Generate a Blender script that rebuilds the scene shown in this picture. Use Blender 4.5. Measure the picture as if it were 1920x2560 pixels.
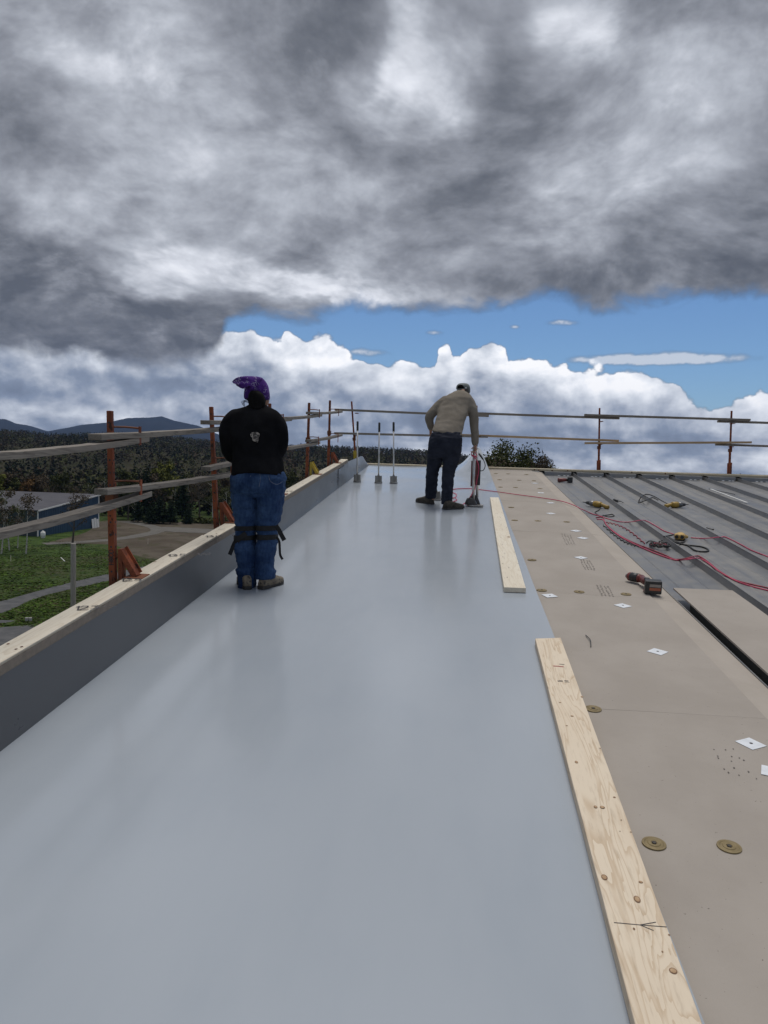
import bpy, bmesh, math, random
import numpy as np
from mathutils import Vector, Matrix, noise as mnoise

for _o in list(bpy.data.objects):
    bpy.data.objects.remove(_o)
R = math.radians
scene = bpy.context.scene
COL = scene.collection

# ------------------------------------------------------------------ camera
PW, PH, FPX = 1920.0, 2560.0, 1923.0          # photograph size, focal length in its pixels
YAW, PITCH, ROLL = R(-5.2892), R(-3.62525), R(1.65)
CAMZ = 1.52
SL, CR = 0.0915, -0.0015                      # roof slope along y, slight fall along x
_F = Vector((math.sin(YAW) * math.cos(PITCH), math.cos(YAW) * math.cos(PITCH), math.sin(PITCH)))
_R0 = Vector((math.cos(YAW), -math.sin(YAW), 0))
_U0 = _R0.cross(_F)
_RT = _R0 * math.cos(ROLL) + _U0 * math.sin(ROLL)
_UP = -_R0 * math.sin(ROLL) + _U0 * math.cos(ROLL)
CAMP = Vector((0, 0, CAMZ))
cam_d = bpy.data.cameras.new('camera')
cam = bpy.data.objects.new('camera', cam_d)
COL.objects.link(cam)
_m = Matrix((_RT, _UP, -_F)).transposed().to_4x4()
_m.translation = CAMP
cam.matrix_world = _m
cam_d.sensor_fit = 'VERTICAL'
cam_d.sensor_height = 24.0
cam_d.lens = FPX / PH * 24.0
cam_d.clip_start = 0.05
cam_d.clip_end = 40000
scene.camera = cam


def ray(px, py):
    return _F + _RT * ((px - PW / 2) / FPX) - _UP * ((py - PH / 2) / FPX)


def roofz(x, y):
    return SL * y + CR * x


def on_roof(px, py, off=0.0):
    d = ray(px, py)
    n = Vector((-CR, -SL, 1))
    t = (off - n.dot(CAMP)) / n.dot(d)
    return CAMP + d * t


def at_x(px, py, x):
    d = ray(px, py)
    return CAMP + d * ((x - CAMP.x) / d.x)


def at_y(px, py, y):
    d = ray(px, py)
    return CAMP + d * ((y - CAMP.y) / d.y)


def at_z(px, py, z):
    d = ray(px, py)
    return CAMP + d * ((z - CAMP.z) / d.z)


def azel(px, py):
    d = ray(px, py).normalized()
    return math.atan2(d.x, d.y), math.asin(d.z)


# ------------------------------------------------------------------ node helper
class Soc:
    def __init__(s, nt, k):
        s.nt, s.k = nt, k

    def _b(s, op, o, rev=False):
        return nmath(s.nt, op, o if rev else s, s if rev else o)

    def __add__(s, o): return s._b('ADD', o)
    def __radd__(s, o): return s._b('ADD', o, True)
    def __sub__(s, o): return s._b('SUBTRACT', o)
    def __rsub__(s, o): return s._b('SUBTRACT', o, True)
    def __mul__(s, o): return s._b('MULTIPLY', o)
    def __rmul__(s, o): return s._b('MULTIPLY', o, True)
    def __truediv__(s, o): return s._b('DIVIDE', o)
    def __rtruediv__(s, o): return s._b('DIVIDE', o, True)
    def __neg__(s): return s._b('MULTIPLY', -1.0)
    def clamp(s): return nmath(s.nt, 'ADD', s, 0.0, clamp=True)


def setin(nt, inp, v):
    if isinstance(v, Soc):
        nt.links.new(v.k, inp)
    elif v is not None:
        if hasattr(inp.default_value, '__len__') and not hasattr(v, '__len__'):
            v = [v] * len(inp.default_value)
        if hasattr(inp.default_value, '__len__') and len(v) == 3 and len(inp.default_value) == 4:
            v = (*v, 1)
        inp.default_value = v


def nmath(nt, op, a, b=None, clamp=False):
    n = nt.nodes.new('ShaderNodeMath')
    n.operation = op
    n.use_clamp = clamp
    setin(nt, n.inputs[0], a)
    if b is not None:
        setin(nt, n.inputs[1], b)
    return Soc(nt, n.outputs[0])


def nmap(nt, v, a, b, c=0.0, d=1.0, smooth=True):
    n = nt.nodes.new('ShaderNodeMapRange')
    n.interpolation_type = 'SMOOTHSTEP' if smooth else 'LINEAR'
    for i, q in enumerate((v, a, b, c, d)):
        setin(nt, n.inputs[i], q)
    return Soc(nt, n.outputs[0])


def nnoise(nt, vec, scale, detail=5, rough=0.55, dist=0.0, lac=2.0, kind='FBM'):
    n = nt.nodes.new('ShaderNodeTexNoise')
    n.noise_type = kind
    if kind == 'FBM':
        n.normalize = True
    setin(nt, n.inputs['Vector'], vec)
    setin(nt, n.inputs['Scale'], scale)
    setin(nt, n.inputs['Detail'], detail)
    setin(nt, n.inputs['Roughness'], rough)
    setin(nt, n.inputs['Distortion'], dist)
    setin(nt, n.inputs['Lacunarity'], lac)
    return Soc(nt, n.outputs['Fac' if 'Fac' in n.outputs else 0])


def nvec(nt, x, y, z):
    n = nt.nodes.new('ShaderNodeCombineXYZ')
    for i, q in enumerate((x, y, z)):
        setin(nt, n.inputs[i], q)
    return Soc(nt, n.outputs[0])


def nvop(nt, op, a, b=None, scale=None):
    n = nt.nodes.new('ShaderNodeVectorMath')
    n.operation = op
    setin(nt, n.inputs[0], a)
    if b is not None:
        setin(nt, n.inputs[1], b)
    if scale is not None:
        setin(nt, n.inputs['Scale'], scale)
    return Soc(nt, n.outputs[0])


def nsep(nt, v):
    n = nt.nodes.new('ShaderNodeSeparateXYZ')
    setin(nt, n.inputs[0], v)
    return [Soc(nt, o) for o in n.outputs]


def nmix(nt, f, a, b, mode='MIX'):
    n = nt.nodes.new('ShaderNodeMix')
    n.data_type = 'RGBA'
    n.blend_type = mode
    setin(nt, n.inputs[0], f)
    setin(nt, n.inputs[6], a)
    setin(nt, n.inputs[7], b)
    return Soc(nt, n.outputs[2])


def nramp(nt, f, stops, interp='LINEAR'):
    n = nt.nodes.new('ShaderNodeValToRGB')
    n.color_ramp.interpolation = interp
    e = n.color_ramp.elements
    while len(e) < len(stops):
        e.new(0.5)
    for q, (p, c) in zip(e, stops):
        q.position = p
        q.color = (*c, 1) if hasattr(c, '__len__') else (c, c, c, 1)
    setin(nt, n.inputs[0], f)
    return Soc(nt, n.outputs[0])


def ncurve(nt, f, pts):
    n = nt.nodes.new('ShaderNodeFloatCurve')
    c = n.mapping.curves[0]
    n.mapping.use_clip = False
    c.points[0].location = pts[0]
    c.points[1].location = pts[-1]
    for p in pts[1:-1]:
        c.points.new(*p)
    for p in c.points:
        p.handle_type = 'AUTO_CLAMPED'
    n.mapping.update()
    setin(nt, n.inputs['Value'], f)
    return Soc(nt, n.outputs[0])


# ------------------------------------------------------------------ sky, sun, exposure
SUN_EL, SUN_AZ = R(76), R(10)                 # azimuth from +y towards +x: high, to the right
world = bpy.data.worlds.new('World')
scene.world = world
world.use_nodes = True
wt = world.node_tree
wt.nodes.clear()
_tc = wt.nodes.new('ShaderNodeTexCoord')
D = nvop(wt, 'NORMALIZE', Soc(wt, _tc.outputs['Generated']))
dx, dy, dz = nsep(wt, D)
AZ = nmath(wt, 'ARCTAN2', dx, dy)
EL = nmath(wt, 'ARCSINE', dz)
K = 1.1573                                    # the cloud list below is in 1659-px-wide picture units


def cpos(x, y):
    return azel(x * K, y * K)


dza = nmath(wt, 'MAXIMUM', dz, 0.0)
QD = nvop(wt, 'SCALE', D, scale=1.0 / (dza + 0.45))          # cloud-deck plane coordinates
QB = nvop(wt, 'MULTIPLY', D, (1.0, 1.0, 1.35))
w1 = nnoise(wt, QD, 2.6, 5, 0.58)
w2 = nnoise(wt, nvop(wt, 'ADD', QD, (7.3, 2.1, 4.0)), 3.0, 5, 0.58)
azw = AZ + (w1 - 0.5) * 0.26
elw = EL + (w2 - 0.5) * 0.20
# broad light and dark masses of the deck: x, y, half-widths, strength
MASS = [(880, 60, 75, 120, .34), (845, 235, 75, 60, .34), (965, 285, 60, 55, .3), (1240, 90, 120, 90, .30),
        (1500, 190, 170, 120, .14), (260, 160, 190, 42, .2), (60, 120, 110, 70, .14), (100, 455, 70, 46, .17),
        (530, 425, 75, 35, .14), (410, 350, 60, 45, .12), (340, 610, 130, 60, .26), (650, 610, 190, 36, .28),
        (820, 640, 130, 24, .26), (1230, 420, 110, 50, .1), (1000, 90, 60, 80, .12),
        (620, 150, 150, 120, -.15), (690, 290, 110, 60, -.14), (860, 370, 150, 42, -.1), (340, 420, 110, 60, -.1),
        (1085, 150, 62, 140, -.17), (1190, 330, 110, 70, -.12), (1460, 440, 210, 80, -.12), (1540, 60, 90, 60, -.12),
        (1330, 590, 330, 42, -.13), (960, 520, 220, 50, -.04), (50, 610, 120, 75, -.24), (330, 738, 170, 42, -.36),
        (90, 690, 110, 40, -.16), (740, 480, 200, 40, -.03), (200, 500, 100, 60, -.05), (1630, 330, 80, 60, -.08)]
acc = None
for x, y, sx, sy, a in MASS:
    ca, ce = cpos(x, y)
    u = (azw - ca) * (1662.0 / sx)
    v = (elw - ce) * (1662.0 / sy)
    g = nmath(wt, 'EXPONENT', -(u * u + v * v)) * a
    acc = g if acc is None else acc + g
nA = nnoise(wt, QD, 2.3, 6, 0.53, 0.25)
nB = nnoise(wt, QD, 7.5, 5, 0.62)
nC = nnoise(wt, nvop(wt, 'ADD', QD, (2.2, 5.5, 1.0)), 3.4, 6, 0.52, 0.4)
nD = nnoise(wt, nvop(wt, 'ADD', QD, (8.2, 1.5, 3.0)), 9.0, 5, 0.56, 0.4)
bil2 = nmath(wt, 'ABSOLUTE', nmap(wt, nD, .25, .75, -1, 1, smooth=False))
nAs = nmap(wt, nA, .28, .72, -1, 1, smooth=False)
nBs = nmap(wt, nB, .28, .72, -1, 1, smooth=False)
bil = nmath(wt, 'ABSOLUTE', nmap(wt, nC, .25, .75, -1, 1, smooth=False))     # rounded billows with soft creases
SH = Vector((math.sin(SUN_AZ), math.cos(SUN_AZ), 0.9)).normalized()
nA2 = nnoise(wt, nvop(wt, 'ADD', QD, tuple(SH * 0.06)), 2.3, 4, 0.53, 0.25)
nM = nnoise(wt, nvop(wt, 'ADD', QD, (1.1, 9.5, 6.0)), 3.6, 7, 0.60, 0.25)
nM2 = nnoise(wt, nvop(wt, 'ADD', QD, tuple(Vector((1.1, 9.5, 6.0)) + SH * 0.035)), 3.6, 6, 0.60, 0.25)
lobe = None
for x, y, sx, sy, a in [(330, 738, 150, 40, .55), (60, 640, 120, 70, .40), (150, 715, 110, 34, .30), (330, 625, 110, 46, -.40), (640, 612, 190, 34, -.30), (830, 640, 120, 22, -.25), (1330, 600, 330, 40, .22)]:
    ca, ce = cpos(x, y)
    u = (AZ + (w1 - 0.5) * 0.07 - ca) * (1662.0 / sx)
    v = (EL + (w2 - 0.5) * 0.05 - ce) * (1662.0 / sy)
    g = nmath(wt, 'EXPONENT', -(u * u + v * v)) * a
    lobe = g if lobe is None else lobe + g
thick = (nM - 0.5) * 1.9 - acc * 1.1 + lobe + 0.13                  # > 0 where a grey cloud hangs in front of the bright layer
mk = nmap(wt, thick, -0.14, 0.11)
brightL = 0.54 + acc * 0.6 + nAs * 0.10 + (bil2 - 0.28) * 0.22 + (nM - nM2) * 1.2
darkL = 0.42 - nmap(wt, thick, 0.0, 0.52) * 0.27 + (bil - 0.28) * 0.13 + (bil2 - 0.28) * 0.07 + nBs * 0.03 + (nM - nM2) * 1.7
deckL = brightL * (1.0 - mk) + darkL * mk
deckC = nramp(wt, deckL, [(0.0, (.095, .104, .125)), (.16, (.155, .166, .192)), (.34, (.268, .284, .322)), (.55, (.45, .475, .53)),
                          (.8, (.75, .775, .84)), (1.0, (.95, .96, 1.0))])

# lower edge of the deck and upper edge of the far cumulus bank, both read along the azimuth
f01 = nmap(wt, AZ, -0.6, 0.6, 0, 1, smooth=False)


def edge(pts):
    out = []
    for x, y in pts:
        a, e = cpos(x, y)
        out.append(((a + 0.6) / 1.2, e * 2.5))
    out = [(0.0, out[0][1])] + out + [(1.0, out[-1][1])]
    return ncurve(wt, f01, out) / 2.5


deckE = edge([(0, 742), (130, 738), (240, 768), (340, 778), (420, 778), (452, 764), (470, 742), (482, 715), (500, 688), (530, 676), (600, 674), (700, 664),
              (760, 652), (850, 658), (1000, 650), (1090, 655), (1180, 632), (1280, 646), (1380, 634), (1500, 640), (1659, 626)])
bankE = edge([(0, 640), (440, 650), (470, 688), (540, 698), (580, 728), (600, 740), (625, 718), (700, 728), (760, 764), (830, 778), (900, 784),
              (938, 778), (950, 752), (968, 744), (985, 772), (1010, 748), (1040, 738), (1085, 752), (1110, 776), (1160, 768), (1200, 792),
              (1290, 786), (1400, 800), (1460, 812), (1490, 842), (1560, 862), (1610, 852), (1659, 832)])
eb1 = nnoise(wt, QB, 20.0, 4, 0.6)
eb2 = nnoise(wt, QB, 60.0, 3, 0.6)
ed1 = nnoise(wt, QB, 11.0, 6, 0.6, 0.3)
dA = EL - deckE + (ed1 - 0.5) * 0.075
deckA = nmap(wt, dA, -0.016, 0.010)
vo1 = wt.nodes.new('ShaderNodeTexVoronoi')
vo1.feature = 'SMOOTH_F1'
vo1.inputs['Scale'].default_value = 24.0
vo1.inputs['Smoothness'].default_value = 0.35
setin(wt, vo1.inputs['Vector'], QB)
vo2 = wt.nodes.new('ShaderNodeTexVoronoi')
vo2.inputs['Scale'].default_value = 70.0
setin(wt, vo2.inputs['Vector'], QB)
puff = 0.42 - Soc(wt, vo1.outputs['Distance'])
puff2 = 0.45 - Soc(wt, vo2.outputs['Distance'])
bb = bankE - EL + (eb1 - 0.5) * 0.022 + (eb2 - 0.5) * 0.008 + puff * 0.026 + puff2 * 0.008
bankA = nmap(wt, bb, -0.001, 0.0045)
# bank shading: white sunlit heads, blue-grey bodies, streaks near the horizon
c1 = nnoise(wt, QB, 9.0, 6, 0.54, 0.4)
c2 = nnoise(wt, nvop(wt, 'ADD', QB, (0.014, 0.008, 0.030)), 9.0, 5, 0.54, 0.4)
c3 = nnoise(wt, QB, 26.0, 4, 0.55)
c4 = nnoise(wt, nvop(wt, 'ADD', QB, (0.005, 0.003, 0.012)), 26.0, 4, 0.55)
st = nnoise(wt, nvop(wt, 'MULTIPLY', D, (4.0, 4.0, 26.0)), 1.3, 6, 0.55, 0.3)
top = nmap(wt, bb, 0.0, 0.07, 1.0, 0.0)
relief = (c1 - c2) * 1.05 + (c3 - c4) * 0.6
low = nmap(wt, EL, 0.018, 0.085, 1.0, 0.0)
blobs = None
for x, y, sx, sy, a in [(1290, 870, 250, 30, -.12), (1250, 960, 230, 30, -.1), (900, 850, 60, 30, .1), (640, 770, 90, 40, .14),
                        (1330, 840, 160, 30, .16), (1130, 830, 90, 40, .06), (700, 900, 60, 30, -.1), (880, 920, 140, 25, -.12),
                        (230, 815, 260, 50, -.15), (210, 900, 110, 22, .34), (90, 880, 70, 18, .16), (60, 840, 90, 20, -.2),
                        (380, 830, 120, 25, -.14), (100, 770, 120, 20, .12), (330, 800, 130, 14, .14), (1450, 985, 260, 22, .08),
                        (1600, 890, 90, 40, .18)]:
    ca, ce = cpos(x, y)
    u = (AZ + (w1 - 0.5) * 0.06 - ca) * (1662.0 / sx)
    v = (EL + (w2 - 0.5) * 0.03 - ce) * (1662.0 / sy)
    g = nmath(wt, 'EXPONENT', -(u * u + v * v)) * a
    blobs = g if blobs is None else blobs + g
c1s = nmap(wt, c1, .3, .7, -1, 1, smooth=False)
bankL = 0.51 + top * 0.30 + relief * 1.0 + c1s * 0.09 + puff * 0.22 + puff2 * 0.05 + (st - 0.5) * low * 0.9 - low * 0.085 + blobs
bankC = nramp(wt, bankL, [(0.0, (.145, .175, .235)), (.3, (.235, .28, .37)), (.5, (.42, .46, .54)), (.72, (.68, .72, .79)), (.92, (.95, .97, 1.02)), (1.0, (1.05, 1.05, 1.07))])
# thin scraps of cloud in the blue gap
scr = None
for x, y, sx, sy in [(1215, 697, 36, 8), (1112, 705, 12, 5), (940, 718, 22, 7), (1420, 772, 150, 12), (1300, 778, 60, 9), (790, 762, 55, 9), (1470, 778, 120, 9)]:
    ca, ce = cpos(x, y)
    u = (AZ - ca) * (1662.0 / sx)
    v = (EL - ce + (eb1 - 0.5) * 0.008) * (1662.0 / sy)
    g = nmath(wt, 'EXPONENT', -(u * u + v * v))
    scr = g if scr is None else scr + g
scrA = nmap(wt, scr * (0.1 + eb2 * 1.6), 0.25, 1.1, 0.0, 0.8)

sky = wt.nodes.new('ShaderNodeTexSky')
sky.sky_type = 'NISHITA'
sky.sun_disc = False
sky.sun_elevation = SUN_EL
sky.sun_rotation = SUN_AZ
sky.altitude = 200
sky.air_density = 1.0
sky.dust_density = 0.1
sky.ozone_density = 3.0
bgS = wt.nodes.new('ShaderNodeBackground')
wt.links.new(nmix(wt, 1.0, Soc(wt, sky.outputs[0]), (.74, .92, 1.12), 'MULTIPLY').k, bgS.inputs[0])
bgS.inputs[1].default_value = 0.058
ccol = nmix(wt, scrA, (0, 0, 0), (.80, .85, .93))
ccol = nmix(wt, bankA, ccol, bankC)
ccol = nmix(wt, deckA, ccol, deckC)
calpha = nmath(wt, 'MAXIMUM', nmath(wt, 'MAXIMUM', bankA, deckA), scrA)
ground = nmap(wt, dz, -0.02, -0.12)
ccol = nmix(wt, ground, ccol, (.10, .11, .10))
calpha = nmath(wt, 'MAXIMUM', calpha, ground)
bgC = wt.nodes.new('ShaderNodeBackground')
wt.links.new(ccol.k, bgC.inputs[0])
bgC.inputs[1].default_value = 0.76
mxs = wt.nodes.new('ShaderNodeMixShader')
wt.links.new(calpha.k, mxs.inputs[0])
wt.links.new(bgS.outputs[0], mxs.inputs[1])
wt.links.new(bgC.outputs[0], mxs.inputs[2])
wo = wt.nodes.new('ShaderNodeOutputWorld')
wt.links.new(mxs.outputs[0], wo.inputs[0])
world.cycles.sampling_method = 'MANUAL'
world.cycles.sample_map_resolution = 512

sun_d = bpy.data.lights.new('sun', 'SUN')
sun_d.energy = 1.5
sun_d.angle = R(30)
sun_d.color = (1.0, 0.955, 0.89)
sun = bpy.data.objects.new('sun', sun_d)
COL.objects.link(sun)
_sd = Vector((math.sin(SUN_AZ) * math.cos(SUN_EL), math.cos(SUN_AZ) * math.cos(SUN_EL), math.sin(SUN_EL)))
sun.rotation_euler = (-_sd).to_track_quat('-Z', 'Y').to_euler()
scene.view_settings.view_transform = 'Standard'
scene.view_settings.look = 'None'
scene.view_settings.gamma = 1.0
scene.view_settings.exposure = 0.5
scene.view_settings.use_curve_mapping = False
scene.cycles.use_denoising = True
scene.cycles.max_bounces = 6
scene.cycles.diffuse_bounces = 3
scene.cycles.glossy_bounces = 3
scene.cycles.transparent_max_bounces = 6


# ------------------------------------------------------------------ mesh helpers
rnd = random.Random(7)


class MB:
    """collects shapes in world coordinates; build() links them as one mesh object"""
    def __init__(s):
        s.v, s.f = [], []

    def add(s, vs, fs):
        n = len(s.v)
        s.v += [Vector(q) for q in vs]
        s.f += [tuple(i + n for i in f) for f in fs]
        return s

    def box(s, c, size, mat=None):
        hx, hy, hz = size[0] / 2, size[1] / 2, size[2] / 2
        vs = [Vector((x, y, z)) for x in (-hx, hx) for y in (-hy, hy) for z in (-hz, hz)]
        if mat is not None:
            vs = [mat @ q for q in vs]
        c = Vector(c)
        return s.add([q + c for q in vs], [(0, 1, 3, 2), (4, 6, 7, 5), (0, 4, 5, 1), (2, 3, 7, 6), (0, 2, 6, 4), (1, 5, 7, 3)])

    def hexa(s, bot, top):
        """4 bottom corners + 4 top corners, same winding"""
        return s.add(list(bot) + list(top), [(3, 2, 1, 0), (4, 5, 6, 7)] + [(i, (i + 1) % 4, 4 + (i + 1) % 4, 4 + i) for i in range(4)])

    def bar(s, a, b, w, t, up=(0, 0, 1)):
        """rectangular bar from a to b, w across (perpendicular to up), t along up"""
        a, b = Vector(a), Vector(b)
        d = (b - a).normalized()
        x = d.cross(Vector(up)).normalized()
        u = x.cross(d).normalized()
        o = [x * (-w / 2) + u * (-t / 2), x * (w / 2) + u * (-t / 2), x * (w / 2) + u * (t / 2), x * (-w / 2) + u * (t / 2)]
        return s.hexa([a + q for q in o], [b + q for q in o])

    def ring(s, pts_list, cap=True, closed=True):
        n = len(pts_list[0])
        base = len(s.v)
        fs = []
        vs = []
        for r in pts_list:
            vs += r
        for i in range(len(pts_list) - 1):
            for k in range(n if closed else n - 1):
                a, b = i * n + k, i * n + (k + 1) % n
                fs.append((a, b, b + n, a + n))
        if cap and closed:
            fs.append(tuple(reversed(range(n))))
            m = (len(pts_list) - 1) * n
            fs.append(tuple(m + k for k in range(n)))
        return s.add(vs, fs)

    def tube(s, pts, rad, n=8, cap=True):
        pts = [Vector(p) for p in pts]
        m = len(pts)
        rs = rad if hasattr(rad, '__len__') else [rad] * m
        rings = []
        ref = None
        for i, p in enumerate(pts):
            d = (pts[min(i + 1, m - 1)] - pts[max(i - 1, 0)])
            d = d.normalized() if d.length > 1e-9 else Vector((0, 0, 1))
            if ref is None:
                ref = d.orthogonal().normalized()
            ref = (ref - d * ref.dot(d))
            ref = ref.normalized() if ref.length > 1e-6 else d.orthogonal().normalized()
            y = d.cross(ref)
            rings.append([p + (ref * math.cos(2 * math.pi * k / n) + y * math.sin(2 * math.pi * k / n)) * rs[i] for k in range(n)])
        return s.ring(rings, cap)

    def cyl(s, a, b, r0, r1=None, n=16):
        return s.tube([a, b], [r0, r0 if r1 is None else r1], n)

    def ell(s, c, r, n=16, m=10, mat=None):
        rings = []
        c = Vector(c)
        for i in range(m + 1):
            t = math.pi * i / m
            sr = max(math.sin(t), 0.02)
            ring_ = []
            for k in range(n):
                a = 2 * math.pi * k / n
                q = Vector((r[0] * sr * math.cos(a), r[1] * sr * math.sin(a), r[2] * -math.cos(t)))
                ring_.append(c + (mat @ q if mat is not None else q))
            rings.append(ring_)
        return s.ring(rings)

    def sheet(s, grid):
        """grid[i][j] of points, single layer"""
        n, m = len(grid), len(grid[0])
        vs = [q for r in grid for q in r]
        fs = [(i * m + j, i * m + j + 1, (i + 1) * m + j + 1, (i + 1) * m + j) for i in range(n - 1) for j in range(m - 1)]
        return s.add(vs, fs)

    def slab(s, grid, th):
        """grid sheet with thickness along -z"""
        n, m = len(grid), len(grid[0])
        vs = [Vector(q) for r in grid for q in r]
        N = len(vs)
        vs += [q - Vector((0, 0, th)) for q in vs]
        fs = []
        for i in range(n - 1):
            for j in range(m - 1):
                a, b, c, d = i * m + j, i * m + j + 1, (i + 1) * m + j + 1, (i + 1) * m + j
                fs += [(a, b, c, d), (N + d, N + c, N + b, N + a)]
        for i in range(n - 1):
            for j in (0, m - 1):
                a, d = i * m + j, (i + 1) * m + j
                fs.append((a, d, N + d, N + a) if j == 0 else (d, a, N + a, N + d))
        for j in range(m - 1):
            for i in (0, n - 1):
                a, b = i * m + j, i * m + j + 1
                fs.append((b, a, N + a, N + b) if i == 0 else (a, b, N + b, N + a))
        return s.add(vs, fs)

    def mesh(s, name, off=Vector((0, 0, 0))):
        me = bpy.data.meshes.new(name)
        me.from_pydata([tuple(q - off) for q in s.v], [], s.f)
        me.validate(verbose=False)
        return me

    def build(s, name, mat, parent=None, smooth=False, bevel=0.0, origin=None):
        if parent is not None:
            off = wloc(parent)
        elif origin is not None:
            off = Vector(origin)
        else:
            xs = [q.x for q in s.v]
            ys = [q.y for q in s.v]
            off = Vector(((min(xs) + max(xs)) / 2, (min(ys) + max(ys)) / 2, min(q.z for q in s.v)))
        me = s.mesh(name, off)
        return finish(name, me, mat, parent, off, smooth, bevel)


def finish(name, me, mat, parent=None, off=Vector((0, 0, 0)), smooth=False, bevel=0.0):
    bm = bmesh.new()
    bm.from_mesh(me)
    bmesh.ops.recalc_face_normals(bm, faces=bm.faces)
    bm.to_mesh(me)
    bm.free()
    o = bpy.data.objects.new(name, me)
    COL.objects.link(o)
    if mat is not None:
        me.materials.append(mat)
    if parent is not None:
        o.parent = parent
    else:
        o.location = off
    if smooth:
        me.polygons.foreach_set('use_smooth', [True] * len(me.polygons))
    if bevel:
        b = o.modifiers.new('bevel', 'BEVEL')
        b.width = bevel
        b.segments = 2
        b.limit_method = 'ANGLE'
        b.angle_limit = R(40)
        me.polygons.foreach_set('use_smooth', [True] * len(me.polygons))
        w = o.modifiers.new('wn', 'WEIGHTED_NORMAL')
        w.keep_sharp = True
    return o


def wloc(o):
    p = Vector(o.location)
    while o.parent is not None:
        o = o.parent
        p = p + Vector(o.location)
    return p


def tag(o, label=None, cat=None, group=None, kind=None):
    for k, v in (('label', label), ('category', cat), ('group', group), ('kind', kind)):
        if v:
            o[k] = v
    return o


def thing(name, loc, label, cat, group=None):
    o = bpy.data.objects.new(name, None)
    o.empty_display_size = 0.1
    o.location = loc
    COL.objects.link(o)
    return tag(o, label, cat, group)


def copy_tree(o, parent=None):
    c = o.copy()
    COL.objects.link(c)
    c.parent = parent
    for ch in list(o.children):
        copy_tree(ch, c)
    return c


def spline(pts, k=8):
    """Catmull-Rom through the points"""
    pts = [Vector(p) for p in pts]
    out = []
    for i in range(len(pts) - 1):
        p0, p1, p2, p3 = pts[max(i - 1, 0)], pts[i], pts[i + 1], pts[min(i + 2, len(pts) - 1)]
        for j in range(k):
            t = j / k
            out.append(0.5 * ((2 * p1) + (p2 - p0) * t + (2 * p0 - 5 * p1 + 4 * p2 - p3) * t * t + (3 * p1 - p0 - 3 * p2 + p3) * t ** 3))
    out.append(pts[-1])
    return out


def remesh(mb, voxel, smooth=5, disp=None):
    """merge overlapping shapes into one continuous skin"""
    me = mb.mesh('tmp')
    bm = bmesh.new()
    bm.from_mesh(me)
    bmesh.ops.recalc_face_normals(bm, faces=bm.faces)
    bm.to_mesh(me)
    bm.free()
    o = bpy.data.objects.new('tmp', me)
    COL.objects.link(o)
    m = o.modifiers.new('r', 'REMESH')
    m.mode = 'VOXEL'
    m.voxel_size = voxel
    if smooth:
        k = o.modifiers.new('s', 'SMOOTH')
        k.factor = 0.5
        k.iterations = smooth
    bpy.context.view_layer.update()
    dg = bpy.context.evaluated_depsgraph_get()
    out = bpy.data.meshes.new_from_object(o.evaluated_get(dg))
    bpy.data.objects.remove(o)
    bpy.data.meshes.remove(me)
    if disp:
        ns = [v.normal.copy() for v in out.vertices]
        for v, n in zip(out.vertices, ns):
            v.co = disp(Vector(v.co), n)
    return out


def skin_obj(name, me, mat, parent):
    off = wloc(parent)
    me.transform(Matrix.Translation(-off))
    o = bpy.data.objects.new(name, me)
    me.name = name
    me.materials.clear()
    me.materials.append(mat)
    me.polygons.foreach_set('use_smooth', [True] * len(me.polygons))
    COL.objects.link(o)
    o.parent = parent
    return o


# ------------------------------------------------------------------ materials
def new_mat(name):
    m = bpy.data.materials.new(name)
    m.use_nodes = True
    nt = m.node_tree
    b = nt.nodes['Principled BSDF']
    return m, nt, b


def coords(nt, scale=(1, 1, 1), kind='Object'):
    t = nt.nodes.new('ShaderNodeTexCoord')
    return nvop(nt, 'MULTIPLY', Soc(nt, t.outputs[kind]), scale)


def bump(nt, b, h, strength=0.3, dist=0.01):
    n = nt.nodes.new('ShaderNodeBump')
    n.inputs['Strength'].default_value = strength
    n.inputs['Distance'].default_value = dist
    setin(nt, n.inputs['Height'], h)
    nt.links.new(n.outputs[0], b.inputs['Normal'])


def pbr(name, c1, c2=None, scale=4.0, stretch=(1, 1, 1), rough=0.6, metal=0.0, spec=0.5, detail=6, bmp=0.0, bscale=None, lo=.35, hi=.65,
        speck=None, rvar=0.0, sheen=0.0):
    m, nt, b = new_mat(name)
    v = coords(nt, stretch)
    b.inputs['Metallic'].default_value = metal
    b.inputs['Specular IOR Level'].default_value = spec
    b.inputs['Roughness'].default_value = rough
    n = nnoise(nt, v, scale, detail, 0.6)
    col = nmix(nt, nmap(nt, n, lo, hi), c1, c2 or tuple(q * 0.8 for q in c1))
    if speck:
        sc, sth, scol = speck
        s2 = nnoise(nt, v, sc, 3, 0.6)
        col = nmix(nt, nmap(nt, s2, sth, sth + 0.04), col, scol)
    setin(nt, b.inputs['Base Color'], col)
    if rvar:
        setin(nt, b.inputs['Roughness'], nmap(nt, n, .3, .7, rough - rvar, rough + rvar))
    if bmp:
        bump(nt, b, nnoise(nt, v, bscale or scale * 4, 5, 0.6), bmp)
    if sheen:
        b.inputs['Sheen Weight'].default_value = sheen
    return m


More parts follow.
